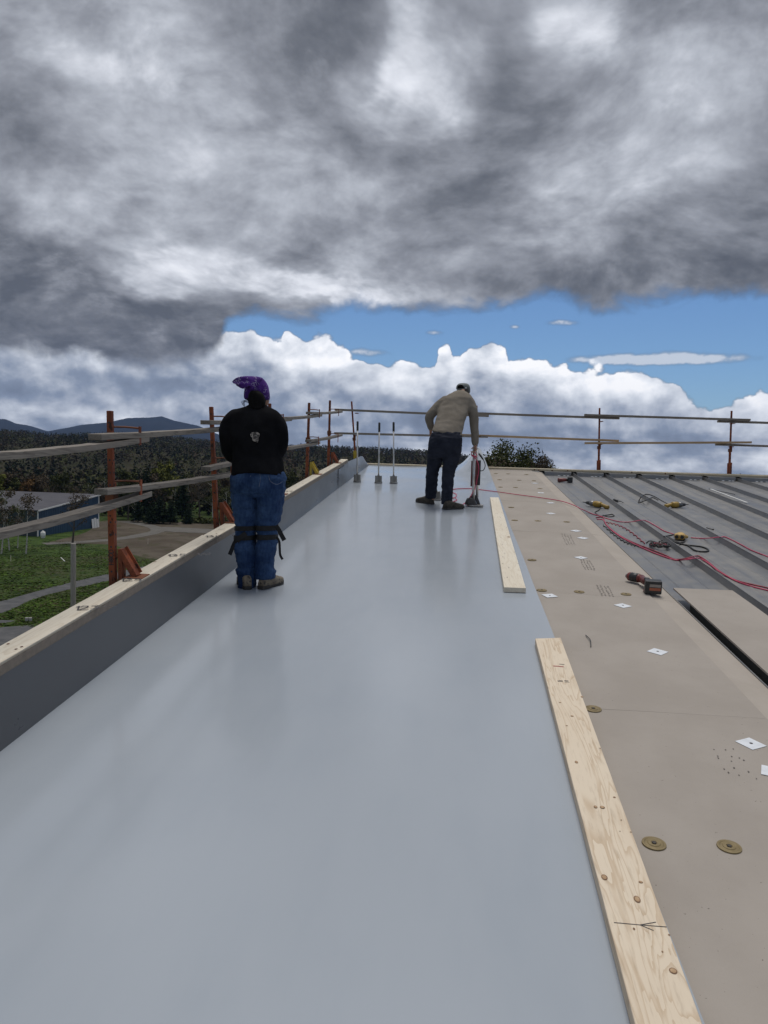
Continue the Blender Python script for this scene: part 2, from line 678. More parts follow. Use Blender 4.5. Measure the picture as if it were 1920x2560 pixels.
def wood_mat(name, pale, dark, grain=1.0, knots=0.0, rough=0.7, weather=0.0, axis=1):
    """sawn timber, grain along the local axis; knots > 0 scatters dark knots with rings"""
    m, nt, b = new_mat(name)
    st = [1.0, 1.0, 1.0]
    st[axis] = 0.06
    oi = nt.nodes.new('ShaderNodeObjectInfo')
    jit = nvop(nt, 'SCALE', (13.0, 7.0, 3.0), scale=Soc(nt, oi.outputs['Random']))
    base = nvop(nt, 'ADD', coords(nt), jit)
    v = nvop(nt, 'MULTIPLY', base, tuple(st))
    wv = nnoise(nt, v, 9.0 * grain, 3, 0.5, 1.2)
    fine = nnoise(nt, nvop(nt, 'MULTIPLY', v, (1, 1, 1)), 90.0, 3, 0.6)
    ringv = nmath(nt, 'FRACT', wv * 9.0)
    ringm = nmap(nt, ringv, 0.55, 1.0)
    broad = nnoise(nt, nvop(nt, 'MULTIPLY', base, (1, .35, 1)), 3.0, 4, 0.5)
    col = nmix(nt, ringm * 0.58, pale, dark)
    col = nmix(nt, nmap(nt, broad, .35, .7) * 0.45, col, tuple(p * .5 + d * .5 for p, d in zip(pale, dark)))
    col = nmix(nt, nmap(nt, fine, .5, .75) * (0.25 + weather * .4), col, tuple(q * 0.55 for q in dark))
    if knots:
        vo = nt.nodes.new('ShaderNodeTexVoronoi')
        vo.feature = 'F1'
        kv = nvop(nt, 'MULTIPLY', base, (1.0, 0.55, 0.0) if axis == 1 else (0.55, 1.0, 0.0))
        setin(nt, vo.inputs['Vector'], kv)
        vo.inputs['Scale'].default_value = knots
        dist = Soc(nt, vo.outputs['Distance'])
        sp = nsep(nt, Soc(nt, vo.outputs['Color']))
        on = nmath(nt, 'GREATER_THAN', sp[0], 0.45)
        ring = nmap(nt, dist, 0.055, 0.085, 1.0, 0.0)
        core = nmap(nt, dist, 0.02, 0.06, 1.0, 0.0)
        halo = nmap(nt, dist, 0.05, 0.28, 1.0, 0.0)
        col = nmix(nt, halo * on * 0.35, col, dark)
        col = nmix(nt, ring * on * 0.8, col, (.13, .07, .035))
        col = nmix(nt, core * on * 0.8, col, (.30, .17, .09))
    setin(nt, b.inputs['Base Color'], col)
    b.inputs['Roughness'].default_value = rough
    b.inputs['Specular IOR Level'].default_value = 0.25
    bump(nt, b, fine * 0.6 + wv, 0.25 + weather * .4, 0.004)
    return m


M = {}
M['deck_membrane'], _nt, _b = new_mat('deck_membrane')
_v = coords(_nt)
_n1 = nnoise(_nt, _v, 0.9, 5, 0.55)
_n2 = nnoise(_nt, nvop(_nt, 'MULTIPLY', _v, (1.0, 0.25, 1.0)), 6.0, 5, 0.6)
_n3 = nnoise(_nt, _v, 260.0, 2, 0.5)
setin(_nt, _b.inputs['Base Color'], nmix(_nt, nmap(_nt, _n1 * 0.6 + _n2 * 0.4, .35, .65), (.322, .358, .403), (.344, .378, .421)))
setin(_nt, _b.inputs['Roughness'], 0.165 + (_n2 - 0.5) * 0.06 + (_n1 - 0.5) * 0.05)
_b.inputs['Specular IOR Level'].default_value = 0.5
_w = nnoise(_nt, nvop(_nt, 'MULTIPLY', _v, (1.2, 0.6, 1.0)), 1.1, 3, 0.5)
bump(_nt, _b, _w * 0.8 + _n3 * 0.001, 0.16, 0.02)
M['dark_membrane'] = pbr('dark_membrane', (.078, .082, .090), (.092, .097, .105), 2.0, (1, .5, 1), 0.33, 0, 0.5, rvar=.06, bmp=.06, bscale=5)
M['tan_board'] = pbr('tan_board', (.312, .280, .248), (.348, .314, .280), 1.6, rough=0.85, spec=.2, bmp=.12, bscale=220, speck=(70, .70, (.15, .13, .115)))
M['timber_edge_shade'] = pbr('timber_edge_shade', (.23, .19, .155), (.19, .16, .13), 30, rough=.9)  # shade on the parapet timber's inner edge, put into the colour
M['wood_new'] = wood_mat('wood_new', (.67, .575, .45), (.45, .325, .205), 1.0, 3.1)
M['wood_pale'] = wood_mat('wood_pale', (.68, .625, .52), (.55, .47, .36), 0.8, 4.2)
M['wood_ridge'] = wood_mat('wood_ridge', (.56, .49, .36), (.44, .35, .22), 0.8, 3.0, axis=0)
M['wood_old'] = wood_mat('wood_old', (.235, .21, .182), (.105, .092, .08), 1.2, 2.2, 0.85, 1.0)
M['wood_old_x'] = wood_mat('wood_old_x', (.27, .24, .21), (.15, .13, .11), 1.2, 2.2, 0.85, 1.0, axis=0)
M['wood_fresh_x'] = wood_mat('wood_fresh_x', (.50, .36, .22), (.34, .22, .12), 1.0, 2.4, axis=0)
M['post_wood'] = wood_mat('post_wood', (.33, .31, .28), (.19, .175, .155), 1.2, 0, 0.85, 1.0, axis=2)
M['rust_orange'] = pbr('rust_orange', (.33, .085, .032), (.145, .042, .022), 7, (1, 1, .5), .62, .15, .4, bmp=.25, bscale=60, speck=(34, .6, (.055, .022, .015)))
M['rust_dark'] = pbr('rust_dark', (.12, .05, .03), (.20, .07, .03), 12, rough=.75, metal=.2, bmp=.2)
M['steel_yellow'] = pbr('steel_yellow', (.52, .38, .035), (.36, .24, .03), 9, rough=.55, bmp=.15, speck=(26, .62, (.09, .05, .02)))
M['metal_roof'], _nt, _b = new_mat('metal_roof')
_v = coords(_nt)
_n1 = nnoise(_nt, nvop(_nt, 'MULTIPLY', _v, (3.0, 0.10, 1.0)), 2.2, 6, 0.6)
_n2 = nnoise(_nt, _v, 5.0, 6, 0.6)
setin(_nt, _b.inputs['Base Color'], nmix(_nt, nmap(_nt, _n1 * .6 + _n2 * .4, .35, .65), (.165, .172, .186), (.230, .224, .215)))
setin(_nt, _b.inputs['Roughness'], nmap(_nt, _n1 * .5 + _n2 * .5, .3, .7, .36, .56))
_b.inputs['Metallic'].default_value = 0.5
bump(_nt, _b, nnoise(_nt, nvop(_nt, 'MULTIPLY', _v, (2.2, .5, 1)), 1.3, 3, .5), 0.25, 0.03)
M['seam_metal'] = pbr('seam_metal', (.14, .142, .146), (.10, .102, .105), 5, (1, .2, 1), .5, .6, rvar=.08)
M['insulation'] = pbr('insulation', (.022, .024, .022), (.03, .03, .026), 20, rough=.95, bmp=.2)
M['aluminium'] = pbr('aluminium', (.62, .62, .61), (.50, .50, .50), 12, (1, 1, .3), .34, .85, rvar=.06)
M['ribbed_steel'] = pbr('ribbed_steel', (.40, .385, .36), (.30, .29, .27), 20, (1, 1, .3), .45, .6)
M['black_plastic'] = pbr('black_plastic', (.018, .019, .021), (.028, .029, .031), 20, rough=.42, bmp=.05)
M['red_plastic'] = pbr('red_plastic', (.16, .028, .024), (.105, .02, .018), 10, rough=.4, bmp=.04, speck=(20, .66, (.05, .03, .03)))
M['yellow_plastic'] = pbr('yellow_plastic', (.38, .24, .04), (.26, .165, .03), 10, rough=.45, speck=(20, .64, (.08, .06, .03)))
M['tan_rubber'] = pbr('tan_rubber', (.50, .33, .10), (.38, .24, .07), 14, rough=.55)
M['grey_metal'] = pbr('grey_metal', (.22, .22, .22), (.13, .13, .13), 10, rough=.4, metal=.7)
M['pink_cord'] = pbr('pink_cord', (.56, .07, .14), (.44, .045, .10), 6, rough=.4)
M['red_cord'] = pbr('red_cord', (.30, .025, .045), (.20, .015, .03), 6, rough=.45)
M['black_cord'] = pbr('black_cord', (.012, .012, .013), (.02, .02, .02), 6, rough=.45)
M['brass_disc'] = pbr('brass_disc', (.225, .170, .078), (.175, .13, .055), 30, rough=.5, metal=.15)
M['white_label'] = pbr('white_label', (.68, .71, .75), (.60, .63, .67), 20, rough=.55)
M['ink'] = pbr('ink', (.028, .026, .03), (.06, .055, .06), 30, rough=.7)
M['ink_soft'] = pbr('ink_soft', (.268, .240, .213), (.30, .27, .24), 90, rough=.85)
M['ink_red'] = pbr('ink_red', (.36, .075, .06), (.28, .05, .05), 30, rough=.7)
M['screw'] = pbr('screw', (.05, .045, .04), (.09, .08, .07), 30, rough=.5, metal=.5)
M['white_paint'] = pbr('white_paint', (.70, .70, .68), (.60, .60, .58), 6, rough=.5)
M['orange_label'] = pbr('orange_label', (.45, .13, .05), (.30, .09, .06), 22, rough=.5)
M['concrete'] = pbr('concrete', (.36, .35, .33), (.28, .27, .26), 14, rough=.9, bmp=.2)
M['knot_dark'] = pbr('knot_dark', (.25, .15, .085), (.16, .09, .05), 60, rough=.8)
M['knot_heart'] = pbr('knot_heart', (.46, .32, .19), (.36, .23, .13), 60, rough=.8)
M['tan_edge'] = pbr('tan_edge', (.352, .314, .275), (.385, .345, .303), 2.5, rough=0.85, spec=.2, bmp=.1, bscale=160)
M['ink_mid'] = pbr('ink_mid', (.085, .075, .068), (.15, .132, .118), 60, rough=.8)


# ------------------------------------------------------------------ the roof we stand on
XL = -1.848                                   # inner face of the parapet
Y0, YR = -4.0, on_roof(1340, 1176).y          # near end of what is built, ridge
PAN = -0.085                                  # metal pan below the board level
SP = 0.6415                                   # seam spacing
XS1 = on_roof(1720, 1381, PAN + 0.06).x


def rp(x, y, off=0.0):
    return Vector((x, y, roofz(x, y) + off))


XE = XS1 + SP * 13
mb = MB()
mb.hexa([rp(XL - .25, Y0, -.6), rp(XE, Y0, -.6), rp(XE, YR + .3, -.6), rp(XL - .25, YR + .3, -.6)],
        [rp(XL - .25, Y0, PAN - .012), rp(XE, Y0, PAN - .012), rp(XE, YR + .3, PAN - .012), rp(XL - .25, YR + .3, PAN - .012)])
roof = mb.build('roof', M['seam_metal'])
tag(roof, kind='structure')
# standing-seam panels, each one sheet with its right-hand rib
for i in range(-3, 13):
    x0 = XS1 + SP * i
    prof = [(0.0185, 0), (0.045, .002), (0.19, .003), (0.20, .007), (0.215, .003), (.32, .004), (0.43, .003), (0.44, .007), (.455, .003), (0.60, .002), (0.622, 0),
            (0.634, .044), (0.637, .062), (0.6445, .062), (0.6475, .044), (0.6595, 0)]
    ys = [Y0 + (YR + .1 - Y0) * k / 24 for k in range(25)]
    if (x0 + .3) < 0.3:
        continue
    grid = [[rp(x0 + px_, y, PAN + pz + .0025 * math.sin(y * 2.1 + i) * (1 if .1 < px_ < .55 else 0)) for px_, pz in prof] for y in ys]
    mb = MB().sheet(grid)
    p = mb.build('roof_panel', M['metal_roof'], roof)
    # closure piece between the ribs under the ridge board
    mb = MB()
    a, b = x0 + .06, x0 + .60
    yc = YR - .16
    mb.hexa([rp(a, yc, PAN + .004), rp(b - .02, yc, PAN + .004), rp(b, yc + .15, PAN + .004), rp(a, yc + .15, PAN + .004)],
            [rp(a, yc + .01, -.006), rp(b - .01, yc + .01, -.006), rp(b, yc + .15, -.006), rp(a, yc + .15, -.006)])
    mb.build('ridge_closure', M['metal_roof'], roof, bevel=.003)
    # bead of sealant at the foot of the closure
    mb = MB()
    for k in range(3):
        cx = x0 + .36 + k * .09 + rnd.uniform(-.02, .02)
        mb.ell(rp(cx, yc - .01, PAN + .008), (.03, .02, .008), 8, 5)
    mb.build('sealant', M['white_label'], roof, smooth=True)['kind'] = 'stuff'
# timber nailer along the ridge
xb = -1.9
k = 0
for L in (2.55, 1.9, 2.4, 2.44, 2.44, 2.44):
    mb = MB()
    a, b = xb + .003, xb + L - .003
    lift = 0.0 if k else 0
    mb.hexa([rp(a, YR + .0, -.004), rp(b, YR, -.004), rp(b, YR + .14, -.004), rp(a, YR + .14, -.004)],
            [rp(a, YR, .034), rp(b, YR, .034), rp(b, YR + .14, .034), rp(a, YR + .14, .034)])
    mb.build('ridge_board', M['wood_ridge'], roof, bevel=.003)
    xb += L
    k += 1
for px_, py_ in ((1348, 1175), (1382, 1176), (1420, 1176.5), (1580, 1181), (1665, 1184), (1337, 1174)):
    q = on_roof(px_, py_, .02)
    q.y = YR
    MB().ell(q, (.014, .012, .014), 8, 6).build('nail_head', M['rust_dark'], roof, smooth=True)

# light grey membrane rolled out over the deck
XM = on_roof(1383, 1591).x


def bump_end(x, y):
    """the far right-hand corner of the sheet is curled up"""
    t = max(0.0, min(1.0, (y - (YR - 2.9)) / 2.7))
    t = t * t * (3 - 2 * t)
    u = max(0.0, min(1.0, (x - (XM - .72)) / .62))
    side = u ** 1.5 * (1.0 - .06 * max(0.0, (x - XM + .1) / .1) ** 2)
    return 0.46 * t ** 1.8 * side


ys = [Y0 + (YR - 3.2 - Y0) * k / 60 for k in range(60)] + [YR - 3.2 + 3.3 * k / 34 for k in range(35)]
xs = [XL + .004 + (XM - XL - .004) * (k / 40) for k in range(41)]
grid = []
for y in ys:
    row = []
    far = max(0.0, min(1.0, (y - 8.5) / 6))
    for x in xs:
        ed = (x - xs[0]) / (xs[-1] - xs[0])
        xx = x + (mnoise.noise(Vector((3.1, y * .5, 0))) * .008 if ed > .98 else 0)
        xx -= bump_end(x, y) * .42 * ed
        wob = (mnoise.noise(Vector((x * .9, y * .55, 1))) * .009 + mnoise.noise(Vector((x * 2.4 + 4, y * 1.5, 5))) * .004) * (.10 + .9 * far) + .010
        row.append(rp(xx, y, max(.003, wob) + bump_end(x, y)))
    grid.append(row)
o = MB().sheet(grid).build('roofing_membrane', M['deck_membrane'], smooth=True)
tag(o, 'wide light grey glossy roofing membrane sheet that both workers stand on', 'membrane')

# cover boards: 4 x 8 ft, right-hand edge bent down over the first rib
joints = [on_roof(1600, 1778).y, on_roof(1580, 1492).y, on_roof(1400, 1331).y]
JL = (joints[2] - joints[0]) / 2
jy = sorted([joints[0] - JL * k for k in (1, 2, 3)] + joints + [joints[2] + JL * k for k in (1, 2)] + [YR - .01])
jy = [q for q in jy if q <= YR - .005]
XC = on_roof(1920, 1799).x                    # crease
XT = on_roof(1920, 1717, -.03).x              # outer edge
boards = []
blabel = ['tan cover board under the near end of the long knotty plank', 'tan cover board with two brass discs beside the long plank\'s drawn arrow',
          'tan cover board between the long plank\'s far end and the row of three discs', 'tan cover board with the red cordless driver lying on its corner',
          'tan cover board beside the short pale plank, carrying several white squares', 'tan cover board crossed by the pink cord',
          'tan cover board touching the ridge board', 'tan cover board strip at the ridge', 'tan cover board']
for i in range(len(jy) - 1):
    a, b = jy[i] + .0012, jy[i + 1] - .0012
    cx, cy = (XM - .12 + XT) / 2, (a + b) / 2
    t = thing('cover_board', rp(cx, cy, -.014), blabel[i % len(blabel)], 'cover board', 'tan cover boards laid end to end')
    ny = 14
    grid = []
    for k in range(ny + 1):
        y = a + (b - a) * k / ny
        row = []
        for x, off in ((XM - .14, -.001), (XM + .05, -.001), (XM + .3, 0), (XC - .25, 0), (XC - .03, 0), (XC, -.0005)):
            w = .0022 * mnoise.noise(Vector((x * 2, y * 1.3, i * 3.1)))
            row.append(rp(x + (.004 * mnoise.noise(Vector((y * 4, i, 0))) if x == XT else 0), y, off + w))
        grid.append(row)
    MB().slab(grid, .0125).build('board_sheet', M['tan_board'], t)
    grid = [[rp(x + (.004 * mnoise.noise(Vector((y * 4, i, 0))) if x == XT else 0), y, off + .0015 * mnoise.noise(Vector((x * 3, y * 1.3, i)))) for x, off in ((XC - .02, -.011), (XC + .03, -.011), (XC + .12, -.018), (XT, -.032))]
            for y in [a + (b - a) * k / 14 for k in range(15)]]
    MB().slab(grid, .012).build('edge_strip', M['tan_edge'], t)
    boards.append((a, b, t))


def board_at(y):
    for a, b, t in boards:
        if a - .01 <= y <= b + .01:
            return t
    return boards[-1][2]


DISC = [(1483, 1773), (1635, 2110), (1823, 2118), (1330, 1400), (1354, 1476), (1448, 1480), (1565, 1486), (1345, 1302.5), (1417, 1305),
        (1278, 1268.5), (1287, 1301), (1251, 1218), (1289, 1218.7), (1350, 1221.5), (1249, 1199.5), (1298, 1200.7), (1335, 1202),
        (1240, 1184), (1270, 1184.7), (1316, 1186.5), (1262, 1152 + 60)]
pr = MB()
nseg = 28
prof = [(.0, .0035), (.010, .0035), (.011, .0055), (.020, .0050), (.022, .0030), (.030, .0028), (.033, .0045), (.040, .0040), (.041, .0005)]
pr.ring([[Vector((r * math.cos(2 * math.pi * k / nseg), r * math.sin(2 * math.pi * k / nseg), z)) for k in range(nseg)] for r, z in
         [(max(r, .0006), z) for r, z in reversed(prof)]])
disc_me = pr.mesh('fastening_plate')
disc_me.materials.append(M['brass_disc'])
sc_ = MB().cyl((0, 0, .003), (0, 0, .0072), .0085, .007, 12)
screw_me = sc_.mesh('screw_head')
screw_me.materials.append(M['screw'])
tilt = Matrix(((1, 0, CR), (0, 1, SL), (-CR, -SL, 1))).transposed()
tiltq = Vector((0, 0, 1)).rotation_difference(Vector((-CR, -SL, 1)).normalized())
for px_, py_ in DISC[:-1]:
    q = on_roof(px_, py_, .0005)
    t = board_at(q.y)
    d = bpy.data.objects.new('fastening_plate', disc_me)
    COL.objects.link(d)
    d.parent = t
    d.location = q - wloc(t)
    d.rotation_euler = (Matrix.Rotation(rnd.uniform(0, 6), 3, 'Z')).to_euler()
    d.rotation_mode = 'QUATERNION'
    d.rotation_quaternion = tiltq
    s_ = bpy.data.objects.new('screw_head', screw_me)
    COL.objects.link(s_)
    s_.parent = d
SQ = [(1374, 1489, .1), (1557, 1514, .35), (1644, 1629, .55), (1877, 1859, .25), (1934, 1930, .9), (1452, 1394, .3), (1457, 1345, .5), (1440, 1327, .3),
      (1377, 1283.5, .3), (1377, 1257, .2), (1352, 1232, 1.1), (1337, 1208, .3)]
for px_, py_, rz in SQ:
    q = on_roof(px_, py_, .003)
    t = board_at(q.y)
    mm = tiltq.to_matrix() @ Matrix.Rotation(rz + .3, 3, 'Z')
    lb = MB().box(q, (.092, .092, .0022), mm).build('white_square', M['white_label'], t, bevel=.002)
    MB().cyl(q + mm @ Vector((.002, 0, .0008)), q + mm @ Vector((.002, 0, .002)), .0075, n=14).build('hole', M['ink'], lb)
# printed stamps on the boards: rows of small ink marks
for px_, py_, w_, l_, rows in ((1420, 1347, .085, .62, 0), (1468, 1410, .08, .42, 0), (1512, 1475, .085, .34, 0), (1831, 1903, .09, .24, 1)):
    q = on_roof(px_, py_, .0035)
    t = board_at(q.y)
    mb = MB()
    r2 = random.Random(int(px_))
    n = 46 if not rows else 15
    for k in range(n):
        if rows:
            u, v = (k % 3) / 2 - .5, (k // 3) / 4 - .5
            u, v = u + r2.uniform(-.12, .12), v + r2.uniform(-.1, .1)
            sx, sy = r2.uniform(.003, .006), r2.uniform(.006, .012)
        else:
            u, v = (k % 4) / 3 - .5 + r2.uniform(-.06, .06), (k // 4) / 11 - .5 + r2.uniform(-.02, .02)
            sx, sy = r2.uniform(.006, .014), r2.uniform(.010, .022)
        p_ = Vector((q.x + u * w_ + v * l_ * .05, q.y + v * l_, 0))
        p_.z = roofz(p_.x, p_.y) + .0032
        mb.box(p_, (sx, sy, .0006), tiltq.to_matrix())
    mb.build('printed_stamp', M['ink_mid' if rows else 'ink_soft'], t)['kind'] = 'stuff'
# dark scrap of tie wire on the board
a, b = on_roof(1464, 1590), on_roof(1477, 1619)
o = MB().tube(spline([a + Vector((0, 0, .006)), (a + b) / 2 + Vector((.012, 0, .012)), b + Vector((0, 0, .006))], 5), .003, 5).build('wire_scrap', M['black_cord'], smooth=True)
tag(o, 'short dark bent wire scrap lying on the tan board', 'wire')

# loose board lying between the ribs, on dark insulation strips
a0, a1 = on_roof(1684, 1470, .012), on_roof(1830, 1475, .012)
y1 = (a0.y + a1.y) / 2
t = thing('cover_board', rp(a0.x + .25, y1 - 1.2, PAN), 'loose tan cover board lying on black insulation between two ribs', 'cover board')
xa, xc = a0.x, a1.x
grid = [[rp(x, y, .012 + .002 * mnoise.noise(Vector((x * 2, y, 9)))) for x in (xa, xa + .2, xa + .4, xc)] for y in [y1 - 4.9 + 4.9 * k / 14 for k in range(15)]]
MB().slab(grid, .0125).build('board_sheet', M['tan_board'], t)
mb = MB().hexa([rp(xa + .012, y1 - 4.9, PAN + .003), rp(xc - .03, y1 - 4.9, PAN + .003), rp(xc - .03, y1 - .42, PAN + .003), rp(xa + .012, y1 - .42, PAN + .003)],
               [rp(xa + .012, y1 - 4.9, -.002), rp(xc - .03, y1 - 4.9, -.002), rp(xc - .03, y1 - .42, -.002), rp(xa + .012, y1 - .42, -.002)])
mb.build('insulation_strip', M['insulation'], t)
# insulation under the laid boards, seen as a dark slot
mb = MB().hexa([rp(XM - .1, Y0, PAN + .003), rp(XT - .05, Y0, PAN + .003), rp(XT - .05, YR - .2, PAN + .003), rp(XM - .1, YR - .2, PAN + .003)],
               [rp(XM - .1, Y0, -.045), rp(XT - .05, Y0, -.045), rp(XT - .05, YR - .2, -.045), rp(XM - .1, YR - .2, -.045)])
mb.build('insulation', M['insulation'], roof)

# parapet: dark membrane face, strip painted as the timber edge's shade, 2x6 timbers on top
par = thing('parapet', rp(XL - .1, 6, 0), 'low parapet with dark grey membrane face and pale timber top', 'parapet')
ht = at_x(0, 1681.5, XL)
H1 = ht.z - roofz(XL, ht.y) - .012
hw = at_x(0, 1658.4, XL - .004)
H2 = hw.z - roofz(XL, hw.y)
ho = ray(0, 1615.4)
zt = hw.z
XO = CAMP.x + ho.x * 0
# outer edge of the timber: where that ray meets the level of the timber top
n_ = Vector((-CR, -SL, 1))
tt = (H2 - n_.dot(CAMP)) / n_.dot(ho)
XO = (CAMP + ho * tt).x
YP = at_x(852, 1150, XO).y
mb = MB()
ys = [Y0 + (YP - Y0) * k / 70 for k in range(71)]
grid = []
for y in ys:
    row = []
    wv = .004 * mnoise.noise(Vector((0, y * .8, 2))) + .0025 * mnoise.noise(Vector((0, y * 3, 7)))
    for h, inn in ((-.03, .012), (.004, .010), (.03, .004), (.1, 0), (.2, 0), (H1 - .02, 0), (H1, .002)):
        row.append(rp(XL + inn + wv * (1 if h > .05 else 0), y, h + (.003 * mnoise.noise(Vector((5, y * 2.5, 0))) if h == H1 else 0)))
    grid.append(row)
mb.sheet(grid)
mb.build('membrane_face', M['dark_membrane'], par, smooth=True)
mb = MB().hexa([rp(XO + .02, Y0, -.5), rp(XL - .003, Y0, -.5), rp(XL - .003, YP, -.5), rp(XO + .02, YP, -.5)],
               [rp(XO + .02, Y0, H2 - .042), rp(XL - .003, Y0, H2 - .042), rp(XL - .003, YP, H2 - .042), rp(XO + .02, YP, H2 - .042)])
mb.build('wall_core', M['tan_board'], par)
yb = Y0
nb = 0
ends = [Y0 + 1.9, at_x(545, 1314, XL).y, at_x(690, 1236, XL).y, YP - 1.6, YP - .02]
for e in ends:
    dz = (.0, .003, -.002, .002, 0)[nb]
    mb = MB()
    ys = [yb + .003 + (e - yb - .006) * k / 10 for k in range(11)]
    grid = [[rp(x, y, H2 + dz + .0015 * mnoise.noise(Vector((x * 3, y * 1.7, nb)))) for x in (XO + .002 * nb, XO + .05, XL - .05, XL - .004)] for y in ys]
    mb.slab(grid, .038)
    mb.build('top_timber', M['wood_pale'], par, bevel=.003)
    yb = e
    nb += 1
# added dark tan strip that paints shade onto the timber's inner edge
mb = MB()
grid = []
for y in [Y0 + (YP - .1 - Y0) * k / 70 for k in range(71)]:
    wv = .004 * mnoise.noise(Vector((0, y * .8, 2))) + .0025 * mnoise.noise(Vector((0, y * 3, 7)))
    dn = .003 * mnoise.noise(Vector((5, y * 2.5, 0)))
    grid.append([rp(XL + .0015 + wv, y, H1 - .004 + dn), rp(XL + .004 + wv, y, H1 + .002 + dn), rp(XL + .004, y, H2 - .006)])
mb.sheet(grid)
mb.build('edge_strip', M['timber_edge_shade'], par)
# the dark membrane runs up over the far end and is folded down to the deck as an ear
pk = at_x(902, 1140, XL - .03)
hp = pk.z - roofz(pk.x, pk.y)
grid = []
for k in range(31):
    u = k / 30
    y = YP - 1.1 + (YR + .02 - YP + 1.1) * u
    base_x = XL + .008 + .03 * u
    hh = float(np.interp(y, [YP - 1.1, YP, pk.y, pk.y + .25, YR + .02], [H1 - .02, H1 - .005, hp, hp - .03, .012]))
    row = []
    for j in range(9):
        w = j / 8
        row.append(rp(base_x - .05 * w * w * min(1.0, max(0.0, (y - YP + .6) / .8)) + .006 * math.sin(y * 5) * w * (1 - w), y, .004 + (hh - .004) * w))
    grid.append(row)
mb = MB().sheet(grid)
mb.build('membrane_ear', M['dark_membrane'], par, smooth=True)
mb = MB().hexa([rp(-1.85, YR + .02, PAN - .01), rp(XE, YR + .02, PAN - .01), rp(XE, YR + .12, PAN - .01), rp(-1.85, YR + .12, PAN - .01)],
               [rp(-1.85, YR + .02, -.006), rp(XE, YR + .02, -.006), rp(XE, YR + .12, -.006), rp(-1.85, YR + .12, -.006)])
mb.build('ridge_blocking', M['insulation'], roof)

# handwriting, as thin ribbons of ink
GLY = {'1': [[(.3, .8), (.5, 1), (.5, 0)]], '2': [[(.1, .8), (.3, 1), (.7, .95), (.75, .7), (.4, .35), (.05, .02), (.85, .02)]],
       '3': [[(.1, .9), (.5, 1), (.75, .8), (.4, .55), (.8, .35), (.6, .05), (.1, .08)]],
       '5': [[(.8, 1), (.25, .98), (.2, .6), (.6, .62), (.8, .35), (.6, .03), (.1, .08)]],
       '0': [[(.5, 1), (.15, .7), (.2, .2), (.5, 0), (.8, .3), (.8, .75), (.5, 1)]],
       '8': [[(.5, .55), (.2, .8), (.5, 1), (.8, .8), (.5, .55), (.15, .25), (.5, 0), (.85, .25), (.5, .55)]],
       '/': [[(.1, 0), (.7, 1)]], '-': [[(0, .45), (.9, .6)]], '.': [[(.2, .5), (.4, .5)]], ' ': [],
       'H': [[(.1, 0), (.1, 1)], [(.8, 0), (.8, 1)], [(.1, .5), (.8, .5)]], 'O': [[(.45, 1), (.08, .75), (.08, .25), (.45, 0), (.85, .25), (.85, .75), (.45, 1)]],
       'D': [[(.1, 0), (.1, 1), (.55, .95), (.85, .6), (.8, .25), (.5, .02), (.1, 0)]]}


def script_text(mb, txt, o, ux, uy, nrm, size, w):
    o, ux, uy, nrm = Vector(o), Vector(ux).normalized(), Vector(uy).normalized(), Vector(nrm).normalized()
    x = 0
    for ch in txt:
        for st in GLY[ch]:
            pts = [o + ux * (size * (x + a * .8)) + uy * (size * b) for a, b in st]
            for p, q in zip(pts, pts[1:]):
                d = (q - p).normalized()
                s = nrm.cross(d) * (w / 2)
                e = d * (w * .3)
                mb.add([p - e - s, q + e - s, q + e + s, p - e + s], [(0, 1, 2, 3)])
        x += .45 if ch in '1/.' else .8
    return mb


nr = Vector((-CR, -SL, 1))
for px_, py_, txt in ((296, 1453, '125'), (180, 1525, '123.-'), (415, 1391, '135 1/2'), (510, 1343, '130 1/2'), (547, 1325, '-'), (705, 1229, '132')):
    d = ray(px_, py_)
    t_ = (H2 + .0075 - nr.dot(CAMP)) / nr.dot(d)
    q = CAMP + d * t_
    mb = script_text(MB(), txt, q, (.93, .36, .36 * SL), (-.35, .93, .93 * SL), nr, .068, .0085)
    mb.build('pencil_number', M['ink'], par)['kind'] = 'stuff'
for k in range(26):
    y = rnd.uniform(1.5, YP - .3)
    x = rnd.choice((XO + .03, XL - .035)) + rnd.uniform(-.01, .01)
    q = rp(x, y, H2 + .0045)
    MB().ell(q, (.006, .009, .0012), 8, 4).build('nail_head', M['rust_dark'], par)

# outer walls of the building below
zb = -15.48
mb = MB().hexa([(XO + .06, Y0, zb), (XE, Y0, zb), (XE, YR + 9, zb), (XO + .06, YR + 9, zb)],
               [rp(XO + .06, Y0, -.62), rp(XE, Y0, -.62), Vector((XE, YR + 9, .35)), Vector((XO + .06, YR + 9, .35))])
o = mb.build('building', pbr('pale_siding', (.45, .43, .40), (.40, .385, .36), 3, (1, 1, .2), .7))
tag(o, 'tall building whose roof is being re-covered, its walls below the parapet', 'building')

# lumber lying on the membrane


def plank(name, c, th, mat, label, group=None, seed=0):
    """c: four top corners near-left, near-right, far-right, far-left"""
    ny = 24
    grid = []
    for k in range(ny + 1):
        u = k / ny
        a, b = c[0].lerp(c[3], u), c[1].lerp(c[2], u)
        row = []
        for w in (0, .02, .5, .98, 1):
            q = a.lerp(b, w)
            e = .0016 * mnoise.noise(Vector((u * 30, w * 4, seed)))
            row.append(q + Vector((e if w in (0, 1) else 0, 0, .0008 * mnoise.noise(Vector((u * 14, w, seed + 3))) - (.0025 if w in (0, 1) else 0))))
        grid.append(row)
    mb = MB().slab(grid, th)
    xs_ = [q.x for q in mb.v]
    o = mb.build(name, mat, bevel=.002)
    return tag(o, label, 'plank', group)


